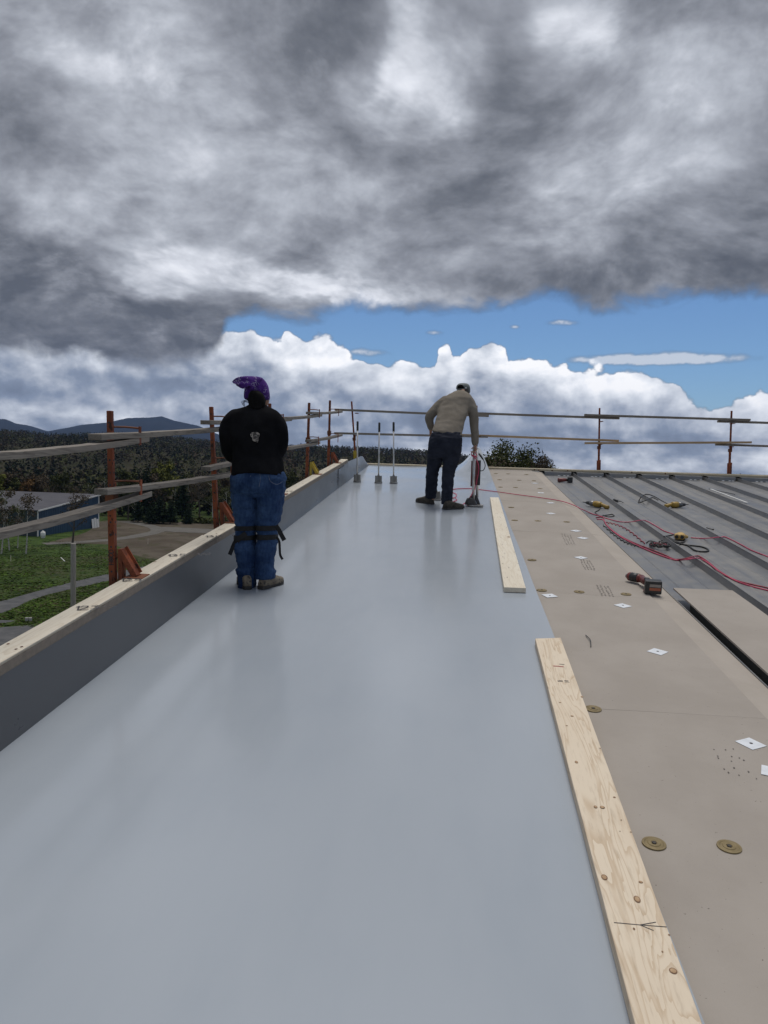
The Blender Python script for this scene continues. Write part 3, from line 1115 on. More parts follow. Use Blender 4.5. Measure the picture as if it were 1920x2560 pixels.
TH = .038
lo = .013
c = [on_roof(1588, 2560, lo + TH), on_roof(1757, 2560, lo + TH), on_roof(1402, 1594, lo + TH), on_roof(1338, 1596, lo + TH)]
c[0] = c[0] + (c[0] - c[3]) * .12
c[1] = c[1] + (c[1] - c[2]) * .12
plank_long = plank('timber_plank', c, TH, M['wood_new'], 'long knotty yellow timber plank with a drawn arrow, along the membrane edge', seed=1)
cl = c
# hand-drawn arrow and grade stamps on the plank
mb = MB()


def ink_line(mb, pts, off, w):
    q = [on_roof(a, b, off) for a, b in pts]
    for p, r in zip(q, q[1:]):
        d = (r - p).normalized()
        s = nr.cross(d).normalized() * (w / 2)
        mb.add([p - s, r - s, r + s, p + s], [(0, 1, 2, 3)])


po = lo + TH + .001
ink_line(mb, [(1535, 2306), (1600, 2312), (1667, 2317)], po, .0028)
ink_line(mb, [(1640, 2305), (1600, 2312), (1634, 2326)], po, .0028)
a_ = mb.build('drawn_arrow', M['ink'], plank_long)
mb = MB()
for (x0, y0, x1, y1, w) in ((1398, 1660, 1411, 1661, .007), (1411, 1702, 1421, 1702.5, .012), (1411, 1705.5, 1424, 1706, .003)):
    ink_line(mb, [(x0, y0), (x1, y1)], po, w)
for k in range(12):
    x = 1395 + k * 1.05
    ink_line(mb, [(x, 1700.5 + (k % 3)), (x + .7, 1704 - (k % 2))], po, .003)
mb.build('grade_stamp', M['ink'], plank_long)['kind'] = 'stuff'
mb = MB()
ink_line(mb, [(1383, 1664.8), (1396, 1665.5), (1409, 1667)], po, .012)
mb.build('red_stamp', M['ink_red'], plank_long)
mb = MB()
knot_spots = ((1506, 2018, .011), (1489, 2017, .008), (1417, 1814, .006), (1441, 1905, .008), (1536, 1993, .006), (1511, 2193, .012), (1602, 2205, .008), (1593, 2248, .012),
                     (1683, 2427, .013), (1553, 2050, .003), (1550, 2078, .003), (1585, 2322, .004), (1673, 2337, .004), (1656, 2379, .003), (1577, 2080, .004), (1500, 1871, .003), (1430, 1790, .009), (1455, 1742, .008), (1400, 1756, .007))
kr = MB()
for k, (px_, py_, r_) in enumerate(knot_spots):
    q = on_roof(px_, py_, po)
    el = [(math.cos(2 * math.pi * j / 14), math.sin(2 * math.pi * j / 14)) for j in range(14)]
    r_ *= .8
    yk = (1.1, 1.5, .9, 1.7)[k % 4]
    m1, m2 = MB(), MB()
    m1.add([rp(q.x + a_ * r_, q.y + b_ * r_ * yk, po) for a_, b_ in el], [tuple(range(14))])
    m2.add([rp(q.x + a_ * r_ * .72, q.y + b_ * r_ * yk * .72, po + .0006) for a_, b_ in el], [tuple(range(14))])
    kn = m1.build('knot', M['knot_dark'], plank_long)
    if r_ > .0055:
        m2.build('knot_heart', M['knot_heart'], kn)
c = [on_roof(1260, 1468, lo + TH), on_roof(1315, 1470, lo + TH), on_roof(1247, 1243.5, lo + TH), on_roof(1225, 1243, lo + TH)]
plank_short = plank('timber_plank', c, TH, M['wood_pale'], 'short pale timber plank full of nail holes lying on the membrane beside the worker', seed=5)
mb = MB()
for px_, py_ in ((1231, 1252), (1247, 1247), (1243, 1283), (1251, 1293), (1255, 1323), (1273, 1333), (1252, 1343), (1256, 1361), (1262, 1383), (1286, 1380), (1257, 1392),
                 (1257, 1409), (1295, 1409), (1272, 1419), (1268, 1443), (1253, 1312), (1266, 1319)):
    q = on_roof(px_, py_, po)
    mb.ell(q, (.005, .011, .001), 8, 4)
mb.build('nail_hole', M['ink'], plank_short)['kind'] = 'stuff'
# narrow laths lying on the metal
for (a, b, w, m_, lab) in (((1777, 1223), (1868, 1257), .032, 'white_paint', 'white lath lying loose across the metal panels'),
                           ((1772, 1222), (1838, 1236), .03, 'grey_metal', 'thin grey metal strip beside the white lath')):
    p, q = on_roof(*a, PAN + .085), on_roof(*b, PAN + .02)
    o = MB().bar(p, q, w, .012).build('lath', M[m_], bevel=.002)
    tag(o, lab, 'lath')


# ------------------------------------------------------------------ guard rail posts and boards
XP = XO - .085


def post_hook(t, pz, base, toward, drop=.10, reach=.13):
    """rod from the upright and a flat strap that hangs in front of the boards"""
    p = Vector((base.x, base.y, pz))
    q = p + toward * reach
    MB().tube([p, p + toward * (reach * .5) + Vector((0, 0, .004)), q], .006, 6).build('hook_rod', M['rust_dark'], t)
    s = toward.cross(Vector((0, 0, 1)))
    MB().bar(q + Vector((0, 0, .012)), q - Vector((0, 0, drop)), .026, .008, up=(1, 0, 0)).build('hook_strap', M['rust_orange'], t)


def guard_post(top, bot, toward, label, group, bracket, hooks, down=.45, lower=.42, text=None, plate=True):
    """square tube upright with sleeve, collar and gusset bracket; toward: unit vector onto the roof"""
    t = thing('guard_post', bot, label, 'post', group)
    ax = (top - bot).normalized()
    side = ax.cross(toward).normalized()
    b0 = bot - ax * down
    ln = (top - bot).length
    mb = MB().bar(b0, top, .033, .033, up=toward)
    # perforations down the face
    mb.build('upright', M['rust_orange'], t, bevel=.004)
    sl = bot + ax * (ln * lower)
    MB().bar(b0 - ax * .02, sl, .040, .040, up=toward).build('sleeve', M['rust_orange'], t, bevel=.004)
    k = MB()
    n = 0
    hole = MB()
    while .06 + n * .075 < ln - .03:
        q = bot + ax * (.06 + n * .075) - side * 0
        w = .0206 if (q - bot).length < ln * lower else .0171
        for f in (toward, -side):
            hole.cyl(q + f * w, q + f * (w + .0006), .0065, n=8)
        n += 1
    hole.build('bolt_hole', M['ink'], t)['kind'] = 'stuff'
    c = bot + ax * (ln * lower)
    MB().bar(c - ax * .035, c + ax * .03, .068, .056, up=toward).build('collar', M['rust_dark'], t, bevel=.004)
    MB().bar(c + ax * .03 + side * .028, c + ax * .085 + side * .028, .02, .03, up=toward).build('collar_lug', M['rust_orange'], t, bevel=.003)
    # gusset bracket: vertical channel, diagonal strut, base plate on the timber
    bm_ = M[bracket]
    g = bot + toward * .056
    MB().bar(g - ax * .2, g + ax * .20, .055, .028, up=toward).build('bracket_channel', bm_, t, bevel=.003)
    MB().cyl(bot + toward * .02 + ax * .15, g + ax * .15, .012, n=8).build('hinge_pin', M['rust_dark'], t)
    s0, s1 = g + ax * .185, bot + toward * .148 + ax * .034
    if plate:
        MB().bar(s0, s1, .06, .036, up=toward).build('strut', bm_, t, bevel=.003)
        MB().bar(s0 + ax * .015 + side * .035, s1 + ax * .012 + side * .035, .008, .05, up=ax).build('strut_flange', bm_, t)
        pl = bot + toward * .150 + ax * .034
        sl_ = Vector((0, 1, SL)).normalized()
        mm = Matrix.Rotation(math.atan(SL), 3, 'X')
        MB().box(pl, (.115, .12, .008), mm).build('base_plate', M['rust_dark'], t, bevel=.002)
    else:
        MB().bar(bot - ax * .05, bot + ax * .19, .075, .06, up=toward).build('socket', bm_, t, bevel=.004)
    if text:
        mb = MB()
        o = bot + ax * .10 - Vector((0, .0212, 0)) + Vector((.014, 0, 0))
        script_text(mb, text, o, ax, Vector((-1, 0, 0)), Vector((0, -1, 0)), .030, .005)
        mb.build('painted_letters', M['ink'], t)
    for hz in hooks:
        post_hook(t, hz, bot + ax * ((hz - bot.z) / ax.z), toward)
    return t


INX = Vector((1, 0, 0))
GL = 'orange guard posts along the parapet'
lp = [((275, 1027), (283, 1458), 'rust_orange', 'HOOD', 'rusty orange guard post lettered HOOD, in front of the blue building'),
      ((528, 1017), (541, 1313), 'rust_orange', None, 'rusty orange guard post beside the standing worker\'s elbow, dirt lot behind it'),
      ((686, 1009), (672, 1247), 'rust_orange', None, 'orange guard post mostly hidden behind the worker in the purple bandana'),
      ((773, 1007), (767, 1192), 'steel_yellow', None, 'orange guard post with a yellow strut foot on the parapet'),
      ((825, 1001), (821, 1163), 'rust_orange', None, 'last orange-footed guard post before the parapet\'s far corner')]
post_y = []
for top, bot, br, tx, lab in lp:
    b = at_x(*bot, XP)
    zt_ = roofz(XP, b.y) + H2 - .03
    b = Vector((XP, b.y, zt_))
    tp = at_y(*top, b.y)
    if tx is None and bot[0] == 672:
        tp.x = XP - .01
    post_y.append((b, tp))
    guard_post(tp, b, INX, lab, GL, br, [], text=tx, lower=.5)

# boards on the parapet side: ends given by their picture positions
XB = XP + .068


def rail(p, q, mat, label, group, w=.080, th=.034, up=(0, 0, 1), sag=.0, seed=0):
    p, q = Vector(p), Vector(q)
    d = q - p
    n = 14
    x = d.cross(Vector(up)).normalized()
    u = x.cross(d).normalized()
    rings = []
    for k in range(n + 1):
        c = p + d * (k / n) - Vector((0, 0, sag * 4 * (k / n) * (1 - k / n)))
        wv = .003 * mnoise.noise(Vector((k * .6, seed, 0)))
        c = c + u * wv
        hw, ht_ = w / 2, th / 2
        rings.append([c + x * a * hw + u * b * ht_ for a, b in ((-1, -1), (1, -1), (1, 1), (-1, 1))])
    mb = MB().ring(rings)
    o = mb.build('rail_board', M[mat], bevel=.003)
    return tag(o, label, 'rail board', group)


GR = 'weathered rail boards along the parapet'
LR = [((-70, 1144), (359, 1097.5), 'upper weathered rail board running past the HOOD post toward the camera side'),
      ((237, 1092.5), (640, 1063), 'upper weathered rail board from the HOOD post to the worker\'s shoulder'),
      ((513, 1056), (722, 1048.5), 'upper weathered rail board passing behind the bandana worker'),
      ((690, 1046), (799, 1038), 'upper weathered rail board reaching the yellow-footed post'),
      ((772, 1032.5), (851, 1029), 'upper weathered rail board ending at the parapet corner'),
      ((-70, 1351), (366, 1234), 'lower weathered rail board crossing in front of the blue building'),
      ((252, 1230), (600, 1181), 'lower weathered rail board with a split end at the HOOD post'),
      ((514, 1172), (680, 1128), 'lower weathered rail board behind the worker\'s elbow'),
      ((650, 1128), (794, 1107), 'lower weathered rail board reaching the yellow-footed post'),
      ((770, 1102.5), (851, 1087.5), 'lower weathered rail board ending at the parapet corner')]
rail_pts = []
for i, (a, b, lab) in enumerate(LR):
    p, q = at_x(*a, XB + (.0 if i % 2 else .012)), at_x(*b, XB + (.012 if i % 2 else 0))
    rail_pts.append((p, q))
    rail(p, q, 'wood_old', lab, GR, sag=.012, seed=i)


def rail_z(i, y):
    p, q = rail_pts[i]
    return p.z + (q.z - p.z) * (y - p.y) / (q.y - p.y)


roots = [o for o in COL.objects if o.name.startswith('guard_post') and o.parent is None]
for (b, tp), t, up_i, lo_i in zip(post_y, roots, (1, 2, 3, 4, 4), (6, 7, 8, 9, 9)):
    ax = (tp - b).normalized()
    for i in (up_i, lo_i):
        y = b.y + (.13 if t is roots[0] else .1)
        z = max(rail_z(i, y), rail_z(i - 1, y)) + .036
        bb = b + ax * ((z - b.z) / ax.z)
        post_hook(t, z, Vector((bb.x, b.y, 0)), Vector((.13, y - b.y, 0)), drop=z - min(rail_z(i, y), rail_z(i - 1, y)) + .03, reach=1.0)

# the far guard rail along the ridge
YF = YR + .30
GF = 'guard posts along the ridge'
INY = Vector((0, -1, 0))
for top, bot, br, lab, pl in (((879, 1003.5), (889, 1150), 'steel_yellow', 'leaning orange guard post in a yellow socket at the parapet corner', False),
                              ((1192, 1014), (1189, 1166), 'rust_orange', 'ridge guard post hidden behind the bending worker\'s shoulder', False),
                              ((1499, 1020), (1496.5, 1174), 'rust_orange', 'ridge guard post where the fresh lower boards overlap', False),
                              ((1829, 1027), (1823, 1181), 'rust_orange', 'ridge guard post above the metal panels with the loose laths', False),
                              ((2160, 1034), (2154, 1188), 'rust_orange', 'ridge guard post at the end of the dark lower board', False)):
    b, tp = at_y(*bot, YF), at_y(*top, YF)
    guard_post(tp, b, INY, lab, GF, br, [], plate=pl, lower=.36, down=.3)
YB = YF - .07
FR = [((837, 1024), (1222, 1040), 'wood_old_x', 'upper ridge rail board from the parapet corner to the bending worker'),
      ((1130, 1031), (1548, 1046), 'wood_old_x', 'upper ridge rail board running right from the bending worker'),
      ((1461, 1037.5), (1875, 1050), 'wood_old_x', 'upper ridge rail board over the metal panels'),
      ((1794, 1053.5), (2230, 1066), 'wood_old_x', 'upper ridge rail board past the lath panels'),
      ((836, 1083), (1220, 1092), 'wood_old_x', 'lower grey ridge rail board behind the three handled magnets'),
      ((1090, 1085), (1546.5, 1102), 'wood_fresh_x', 'fresh yellow lower ridge rail board above the brush tree'),
      ((1462, 1108), (1878, 1106), 'wood_fresh_x', 'fresh yellow lower ridge rail board over the metal panels'),
      ((1789, 1111), (2230, 1126), 'wood_old_x', 'dark lower ridge rail board past the lath panels')]
for i, (a, b, m_, lab) in enumerate(FR):
    rail(at_y(*a, YB + (.03 if i % 2 else -.03)), at_y(*b, YB + (.03 if i % 2 else -.03)), m_, lab, 'rail boards along the ridge', th=.042, seed=20 + i)
for t in [o for o in COL.objects if o.name.startswith('guard_post') and o.parent is None][5:]:
    b = Vector(t.location)
    for hz in (.50, .97):
        MB().box(b + Vector((0, -.02, hz + .02)), (.07, .16, .012)).build('rail_cradle', M['rust_orange'], t, bevel=.002)


# ------------------------------------------------------------------ people
M['denim'], _nt, _b = new_mat('denim')
_v = coords(_nt)
_n1 = nnoise(_nt, _v, 6, 6, .6)
_n2 = nnoise(_nt, nvop(_nt, 'MULTIPLY', _v, (1, 1, .2)), 60, 4, .6)
setin(_nt, _b.inputs['Base Color'], nmix(_nt, nmap(_nt, _n1 * .7 + _n2 * .3, .35, .68), (.010, .026, .078), (.048, .092, .190)))
_b.inputs['Roughness'].default_value = .9
_b.inputs['Specular IOR Level'].default_value = .15
bump(_nt, _b, nnoise(_nt, nvop(_nt, 'MULTIPLY', _v, (1, 1, 2.2)), 11, 4, .55, .6) + _n2 * .1, .7, .02)
M['navy_cloth'] = pbr('navy_cloth', (.014, .017, .028), (.024, .028, .042), 8, rough=.88, spec=.15, bmp=.5, bscale=14)
M['black_fleece'] = pbr('black_fleece', (.0075, .0075, .009), (.012, .012, .014), 8, rough=1.0, spec=.05, bmp=.35, bscale=16)
M['tan_shirt'] = pbr('tan_shirt', (.185, .163, .135), (.225, .200, .168), 6, rough=.95, spec=.1, bmp=.35, bscale=18, detail=8)
M['skin'] = pbr('skin', (.40, .22, .15), (.34, .175, .115), 12, rough=.55)
M['hair_black'] = pbr('hair_black', (.004, .0036, .004), (.007, .0065, .0065), 40, (1, 1, .15), .8, spec=.1, bmp=.25, bscale=90)
M['hair_brown'] = pbr('hair_brown', (.03, .02, .014), (.05, .035, .025), 50, rough=.6, bmp=.3)
M['shoe_tan'] = pbr('shoe_tan', (.24, .20, .145), (.15, .12, .09), 26, (1, 1, 1), .8, bmp=.3, speck=(48, .56, (.05, .045, .04)))
M['shoe_dark'] = pbr('shoe_dark', (.075, .062, .045), (.035, .03, .024), 26, rough=.8, bmp=.3, speck=(50, .58, (.015, .014, .012)))
M['sole'] = pbr('sole', (.025, .024, .023), (.045, .04, .036), 20, rough=.8)
M['strap'] = pbr('strap', (.006, .006, .007), (.010, .010, .011), 30, rough=.8)
M['cap_grey'] = pbr('cap_grey', (.17, .19, .19), (.12, .135, .14), 14, rough=.85, bmp=.2)
M['patch'], _nt, _b = new_mat('patch')
_n1 = nnoise(_nt, coords(_nt), 60, 3, .6)
setin(_nt, _b.inputs['Base Color'], nmix(_nt, nmap(_nt, _n1, .44, .56), (.34, .30, .27), (.05, .042, .04)))
M['bandana'], _nt, _b = new_mat('bandana')
_v = coords(_nt)
_vo = _nt.nodes.new('ShaderNodeTexVoronoi')
_vo.feature = 'DISTANCE_TO_EDGE'
setin(_nt, _vo.inputs['Vector'], nvop(_nt, 'ADD', _v, nvop(_nt, 'SCALE', nvec(_nt, nnoise(_nt, _v, 18, 2, .5), nnoise(_nt, nvop(_nt, 'ADD', _v, (3, 1, 2)), 18, 2, .5), 0.0), scale=.06)))
_vo.inputs['Scale'].default_value = 46
_ln = nmap(_nt, Soc(_nt, _vo.outputs['Distance']), .05, .10, 1, 0)
_msk = nmap(_nt, nnoise(_nt, _v, 22, 3, .6), .50, .60)
setin(_nt, _b.inputs['Base Color'], nmix(_nt, _ln * _msk * .6, nmix(_nt, nmap(_nt, nnoise(_nt, _v, 9, 3, .5), .4, .65), (.050, .016, .140), (.085, .028, .21)), (.42, .38, .52)))
_b.inputs['Roughness'].default_value = .85
_b.inputs['Specular IOR Level'].default_value = .15


class PX:
    """turns coordinates of an enlarged crop of the photo into points on a vertical plane"""
    def __init__(s, ox, oy, sc, y0):
        s.ox, s.oy, s.sc, s.y0 = ox, oy, sc, y0

    def __call__(s, cx, cy, dy=0.0):
        return at_y(s.ox + cx / s.sc, s.oy + cy / s.sc, s.y0 + dy)


def ploft(mb, P, rows, n=28, e=2.4, yk=None):
    """rows: (cy, xl, xr, dy, half thickness)"""
    rings = []
    for cy, xl, xr, dy, th in rows:
        a, b = P(xl, cy, dy), P(xr, cy, dy)
        c = (a + b) / 2
        hw = (b - a).length / 2
        r = []
        for k in range(n):
            t = 2 * math.pi * k / n
            ct, st = math.cos(t), math.sin(t)
            r.append(c + (b - a).normalized() * hw * math.copysign(abs(ct) ** (2 / e), ct) + Vector((0, th * math.copysign(abs(st) ** (2 / e), st), 0)))
        rings.append(r)
    return mb.ring(rings)


def limb(mb, P, pts, n=14):
    """pts: (cx, cy, dy, radius) through joints"""
    c = [P(x, y, d) for x, y, d, r in pts]
    sp = spline(c, 5)
    rs = []
    for i in range(len(pts) - 1):
        for j in range(5):
            rs.append(pts[i][3] + (pts[i + 1][3] - pts[i][3]) * j / 5)
    rs.append(pts[-1][3])
    mb.tube(sp, rs, n)
    mb.ell(c[0], (pts[0][3],) * 3, 12, 8)
    mb.ell(c[-1], (pts[-1][3],) * 3, 12, 8)
    return mb


def hand(mb, wrist, dirv, across, curl, s=1.0):
    """palm and five fingers; curl: direction the fingers bend to"""
    d, a, c = Vector(dirv).normalized(), Vector(across).normalized(), Vector(curl).normalized()
    rings = []
    for k, (u, w, t) in enumerate(((0, .024, .019), (.03, .034, .017), (.065, .040, .015), (.09, .038, .012))):
        ctr = wrist + d * u * s
        rings.append([ctr + a * (w * s * math.cos(q)) + c * (t * s * math.sin(q)) for q in [2 * math.pi * j / 12 for j in range(12)]])
    mb.ring(rings)
    for i, (off, L) in enumerate(((-.030, .062), (-.010, .075), (.011, .080), (.031, .070))):
        p0 = wrist + d * .082 * s + a * off * s
        p1 = p0 + (d * .8 + c * .6).normalized() * L * .42 * s
        p2 = p1 + (d * .1 + c * 1.0).normalized() * L * .34 * s
        p3 = p2 + (d * -.6 + c * .7).normalized() * L * .26 * s
        mb.tube([p0, p1, p2, p3], [.0095 * s, .009 * s, .0085 * s, .007 * s], 8)
        mb.ell(p1, (.0092 * s,) * 3, 8, 6)
        mb.ell(p3, (.0072 * s,) * 3, 8, 6)
    p0 = wrist + d * .025 * s + a * .03 * s
    p1 = p0 + (a * .8 + d * .7 + c * .3).normalized() * .035 * s
    p2 = p1 + (d * .6 + c * .8 - a * .1).normalized() * .03 * s
    mb.tube([p0, p1, p2], [.013 * s, .011 * s, .009 * s], 8)
    mb.ell(p2, (.009 * s,) * 3, 8, 6)
    return mb


def shoe(t, heel, ang, mat, L=.285, w=.052, tip=0.0):
    """heel point on the ground, ang from +y toward +x"""
    d = Vector((math.sin(ang), math.cos(ang), 0))
    s = Vector((d.y, -d.x, 0))
    d = (d + Vector((0, 0, SL * d.y + CR * d.x)))
    up = Vector((0, 0, 1))
    rows = [(0, .030, .060), (.025, .038, .105), (.07, .040, .118), (.12, .043, .105), (.17, .050, .086), (.22, .053, .072), (.26, .046, .060), (.287, .026, .044)]
    k = L / .285
    rings = []
    for u, hw, h in rows:
        c = heel + d * (u * k)
        r = []
        for j in range(16):
            q = 2 * math.pi * j / 16
            x, z = math.cos(q), math.sin(q)
            zz = .022 + (h - .022) * (z * .5 + .5) if z > 0 else .022 + z * .006
            r.append(c + s * (hw * k * math.copysign(abs(x) ** .8, x)) + up * (zz if z > 0 else .020))
        rings.append(r)
    o = MB().ring(rings).build('shoe', M[mat], t, smooth=True)
    rings = []
    for u, hw in ((-.006, .030), (.03, .041), (.1, .040), (.17, .048), (.22, .053), (.265, .044), (.293, .024)):
        c = heel + d * (u * k)
        rings.append([c + s * (a * hw * k) + up * b for a, b in ((-1, .001), (1, .001), (1, .026), (-1, .026))])
    MB().ring(rings).build('sole', M['sole'], o, smooth=False)
    # laces and overlay strips
    mb = MB()
    for u in (.09, .12, .15, .18):
        c = heel + d * (u * k)
        hh = .092 - (u - .09) * .33
        mb.tube([c - s * .032 + up * (hh * .78), c + up * (hh + .006), c + s * .032 + up * (hh * .78)], .004, 5)
    mb.build('lace', M['sole'], o)['kind'] = 'stuff'
    return o


def strap_ribbon(t, pts, w, name='strap_end', mat='strap', face=(0, -1, 0)):
    pts = spline(pts, 4)
    mb = MB()
    rings = []
    f = Vector(face)
    for i, p in enumerate(pts):
        d = (pts[min(i + 1, len(pts) - 1)] - pts[max(i - 1, 0)]).normalized()
        s = d.cross(f).normalized() * (w / 2)
        n_ = s.cross(d).normalized() * .0015
        rings.append([p - s - n_, p + s - n_, p + s + n_, p - s + n_])
    mb.ring(rings)
    return mb.build(name, M[mat], t)


def fold_disp(amp, freq, seed, zs=1.6):
    def f(p, n):
        v = mnoise.noise(Vector((p.x * freq + seed, p.y * freq, p.z * freq * zs)))
        w = mnoise.noise(Vector((p.x * freq * 2.3 + seed, p.y * freq * 2.3, p.z * freq * zs * 2.6 + seed)))
        r = 1 - abs(v) * 2.2
        return p + n * (amp * (r * .6 + w * .5))
    return f


# ---- the standing worker seen from behind
foot = on_roof(642, 1472)
WY = foot.y
A = PX(520, 920, 6.9125, WY)
B = PX(520, 1180, 6.9125, WY)
wom = thing('person', Vector((foot.x, WY, roofz(foot.x, WY) + .004)),
            'standing person in black fleece jacket, blue jeans, knee straps and purple bandana, seen from behind', 'person')
# body: one skin from head to feet, mostly under the clothes
mb = MB()
ploft(mb, A, [(560, 780, 930, .03, .055), (700, 760, 950, .02, .06), (760, 560, 1110, .01, .07), (900, 470, 1180, .0, .09), (1300, 510, 1180, .0, .10), (1700, 490, 1230, -.01, .11)])
for L_ in ([(-47, 470, 1260, -.01, .11), (250, 470, 1250, -.02, .12), (340, 470, 1240, 0, .11)], [(300, 470, 820, .0, .09), (900, 540, 800, .02, .06), (1350, 530, 780, 0, .06), (1800, 600, 740, .01, .045), (1990, 600, 740, .01, .04)],
           [(300, 900, 1250, .0, .09), (900, 890, 1140, .02, .06), (1350, 880, 1100, 0, .06), (1800, 900, 1080, .01, .045), (1960, 900, 1080, .01, .04)]):
    ploft(mb, B, L_)
limb(mb, A, [(460, 850, 0, .05), (365, 1150, .0, .042), (385, 1400, .03, .036), (540, 1560, .22, .026)])
limb(mb, A, [(1120, 850, 0, .05), (1215, 1150, .0, .042), (1205, 1390, .03, .036), (1080, 1545, .22, .026)])
hand(mb, A(540, 1560, .22), (1, .5, .1), (0, .2, 1), (.6, -1, 0))
hand(mb, A(1080, 1545, .22), (-1, .5, .1), (0, .2, 1), (-.6, -1, 0))
hd = A(850, 420, .045)
mb.ell(hd, (.076, .095, .108), 18, 12)
mb.ell(hd + Vector((.03, .05, -.055)), (.055, .05, .06), 12, 8)          # jaw, turned a little to the right
mb.ell(hd + Vector((.036, .105, -.03)), (.012, .02, .018), 8, 6)          # nose
mb.ell(hd + Vector((.078, -.002, -.02)), (.010, .018, .030), 8, 6)
mb.ell(hd + Vector((-.078, -.002, -.02)), (.010, .018, .030), 8, 6)
skin_obj('body', remesh(mb, .009, 4), M['skin'], wom)
# eyes and mouth on the far side
for sx in (-1, 1):
    MB().ell(hd + Vector((.022 + sx * .032, .086, .006)), (.011, .008, .007), 10, 6).build('eye', M['white_label'], wom, smooth=True)
MB().ell(hd + Vector((.04, .096, -.068)), (.022, .006, .006), 10, 6).build('mouth', M['red_plastic'], wom, smooth=True)
# jacket
mb = MB()
ploft(mb, A, [(625, 715, 985, .02, .062), (660, 690, 1010, .02, .07), (690, 580, 1090, .012, .078), (725, 455, 1160, .005, .088), (790, 375, 1225, 0, .108), (880, 350, 1250, -.003, .122), (1000, 385, 1225, -.006, .134),
              (1150, 410, 1225, -.01, .14), (1350, 455, 1225, -.005, .14), (1550, 445, 1270, -.005, .145), (1750, 427, 1303, -.012, .158), (1860, 415, 1325, -.016, .165), (1892, 420, 1322, -.016, .162)], n=36)
limb(mb, A, [(490, 885, 0, .078), (385, 1000, 0, .074), (345, 1160, .0, .068), (362, 1400, .03, .062), (440, 1520, .12, .056), (540, 1565, .24, .048)])
limb(mb, A, [(1095, 885, 0, .078), (1195, 1000, 0, .074), (1232, 1160, .0, .068), (1225, 1390, .03, .062), (1150, 1490, .12, .056), (1070, 1545, .24, .048)])
hem = A(850, 1892).z


def jd(p, n):
    q = fold_disp(.006, 7, 3.0, .8)(p, n)
    b = max(0.0, 1 - (p.z - hem) / .16)
    u = (p.x - foot.x) / .2
    q.z += .036 * b * max(0.0, 1 - u * u)
    return q


jk = skin_obj('jacket', remesh(mb, .0115, 6, jd), M['black_fleece'], wom)
# emblem on the back
pc = A(808, 1195, -.158)
mb = MB()
pts = [(-1, .55), (-.75, .9), (-.3, .95), (.1, 1), (.55, .95), (.95, .7), (1, .3), (.8, .05), (.75, -.45), (.6, -1), (.2, -.85), (-.2, -.8), (-.55, -.5), (-.5, -.1), (-.85, .1)]
ctr = Vector((0, 0, 0))
ring0 = [pc + Vector((a * .035, 0, b * .038)) for a, b in pts]
mb.ring([[q + Vector((0, .012, 0)) for q in ring0], ring0])
mb.build('emblem', M['patch'], jk)
# jeans
mb = MB()
ploft(mb, B, [(-60, 450, 1285, -.01, .125), (100, 411, 1333, -.02, .158), (250, 413, 1325, -.02, .165), (345, 425, 1308, -.005, .15), (420, 440, 1295, .0, .12)], n=36)
ploft(mb, B, [(330, 425, 862, .0, .135), (500, 435, 858, .0, .12), (700, 450, 852, .01, .105), (850, 480, 846, .02, .094), (930, 500, 835, .02, .085), (1040, 490, 822, .025, .082), (1150, 485, 806, .02, .080),
              (1350, 473, 822, .005, .084), (1500, 500, 828, .005, .080), (1620, 532, 818, .01, .074), (1690, 494, 802, .008, .080), (1740, 500, 800, .01, .078), (1775, 528, 800, .012, .070), (1860, 530, 803, .012, .074), (1995, 528, 808, .012, .086)])
ploft(mb, B, [(330, 866, 1308, .0, .135), (500, 862, 1290, .0, .12), (700, 858, 1256, .01, .105), (810, 852, 1248, .02, .094), (900, 850, 1195, .02, .086), (1000, 858, 1178, .025, .082), (1100, 880, 1178, .02, .080),
              (1230, 848, 1190, .015, .084), (1350, 830, 1162, .005, .084), (1460, 832, 1140, .005, .078), (1600, 832, 1122, .01, .074), (1690, 808, 1148, .01, .080), (1790, 808, 1154, .012, .084), (1835, 828, 1140, .012, .080)])
jn = skin_obj('jeans', remesh(mb, .0085, 3, fold_disp(.014, 9, 8.0, 1.9)), M['denim'], wom)
M['stitch'] = pbr('stitch', (.11, .13, .19), (.06, .08, .13), 80, rough=.9)
for pts in ([(738, 60), (716, 160), (600, 215), (490, 165)], [(1050, 60), (1078, 160), (1190, 215), (1290, 165)], [(895, 30), (905, 120), (880, 260)]):
    P3 = [B(x, y, -.196 + .00012 * abs(x - 870)) for x, y in pts]
    MB().tube(spline(P3, 4), .0022, 5).build('seam_stitch', M['stitch'], jn)
# knee straps and pads
for rows in ([(922, 488, 845, .02, .094), (1002, 480, 836, .022, .092)], [(1085, 472, 822, .024, .090), (1165, 470, 812, .022, .090)],
             [(915, 842, 1200, .02, .094), (1000, 848, 1192, .022, .092)], [(1072, 868, 1192, .022, .090), (1158, 862, 1196, .02, .090)]):
    mb = ploft(MB(), B, [(r_[0], r_[1] - 12, r_[2] + 10, r_[3], r_[4] + .009) for r_ in rows])
    mb.build('knee_strap', M['strap'], wom, bevel=.003)
for xl, xr in ((500, 830), (860, 1190)):
    mb = ploft(MB(), B, [(850, xl + 40, xr - 40, .085, .02), (930, xl, xr, .085, .035), (1080, xl, xr, .085, .04), (1200, xl + 20, xr - 10, .08, .034), (1260, xl + 50, xr - 50, .075, .02)])
    mb.build('knee_pad', M['strap'], wom, smooth=True)
strap_ribbon(wom, [B(660, 1060, -.07), B(560, 1130, -.085), B(500, 1200, -.08)], .036, 'strap_buckle')
strap_ribbon(wom, [B(500, 1160, -.06), B(455, 1230, -.05), B(415, 1330, -.05), B(375, 1430, -.05)], .030)
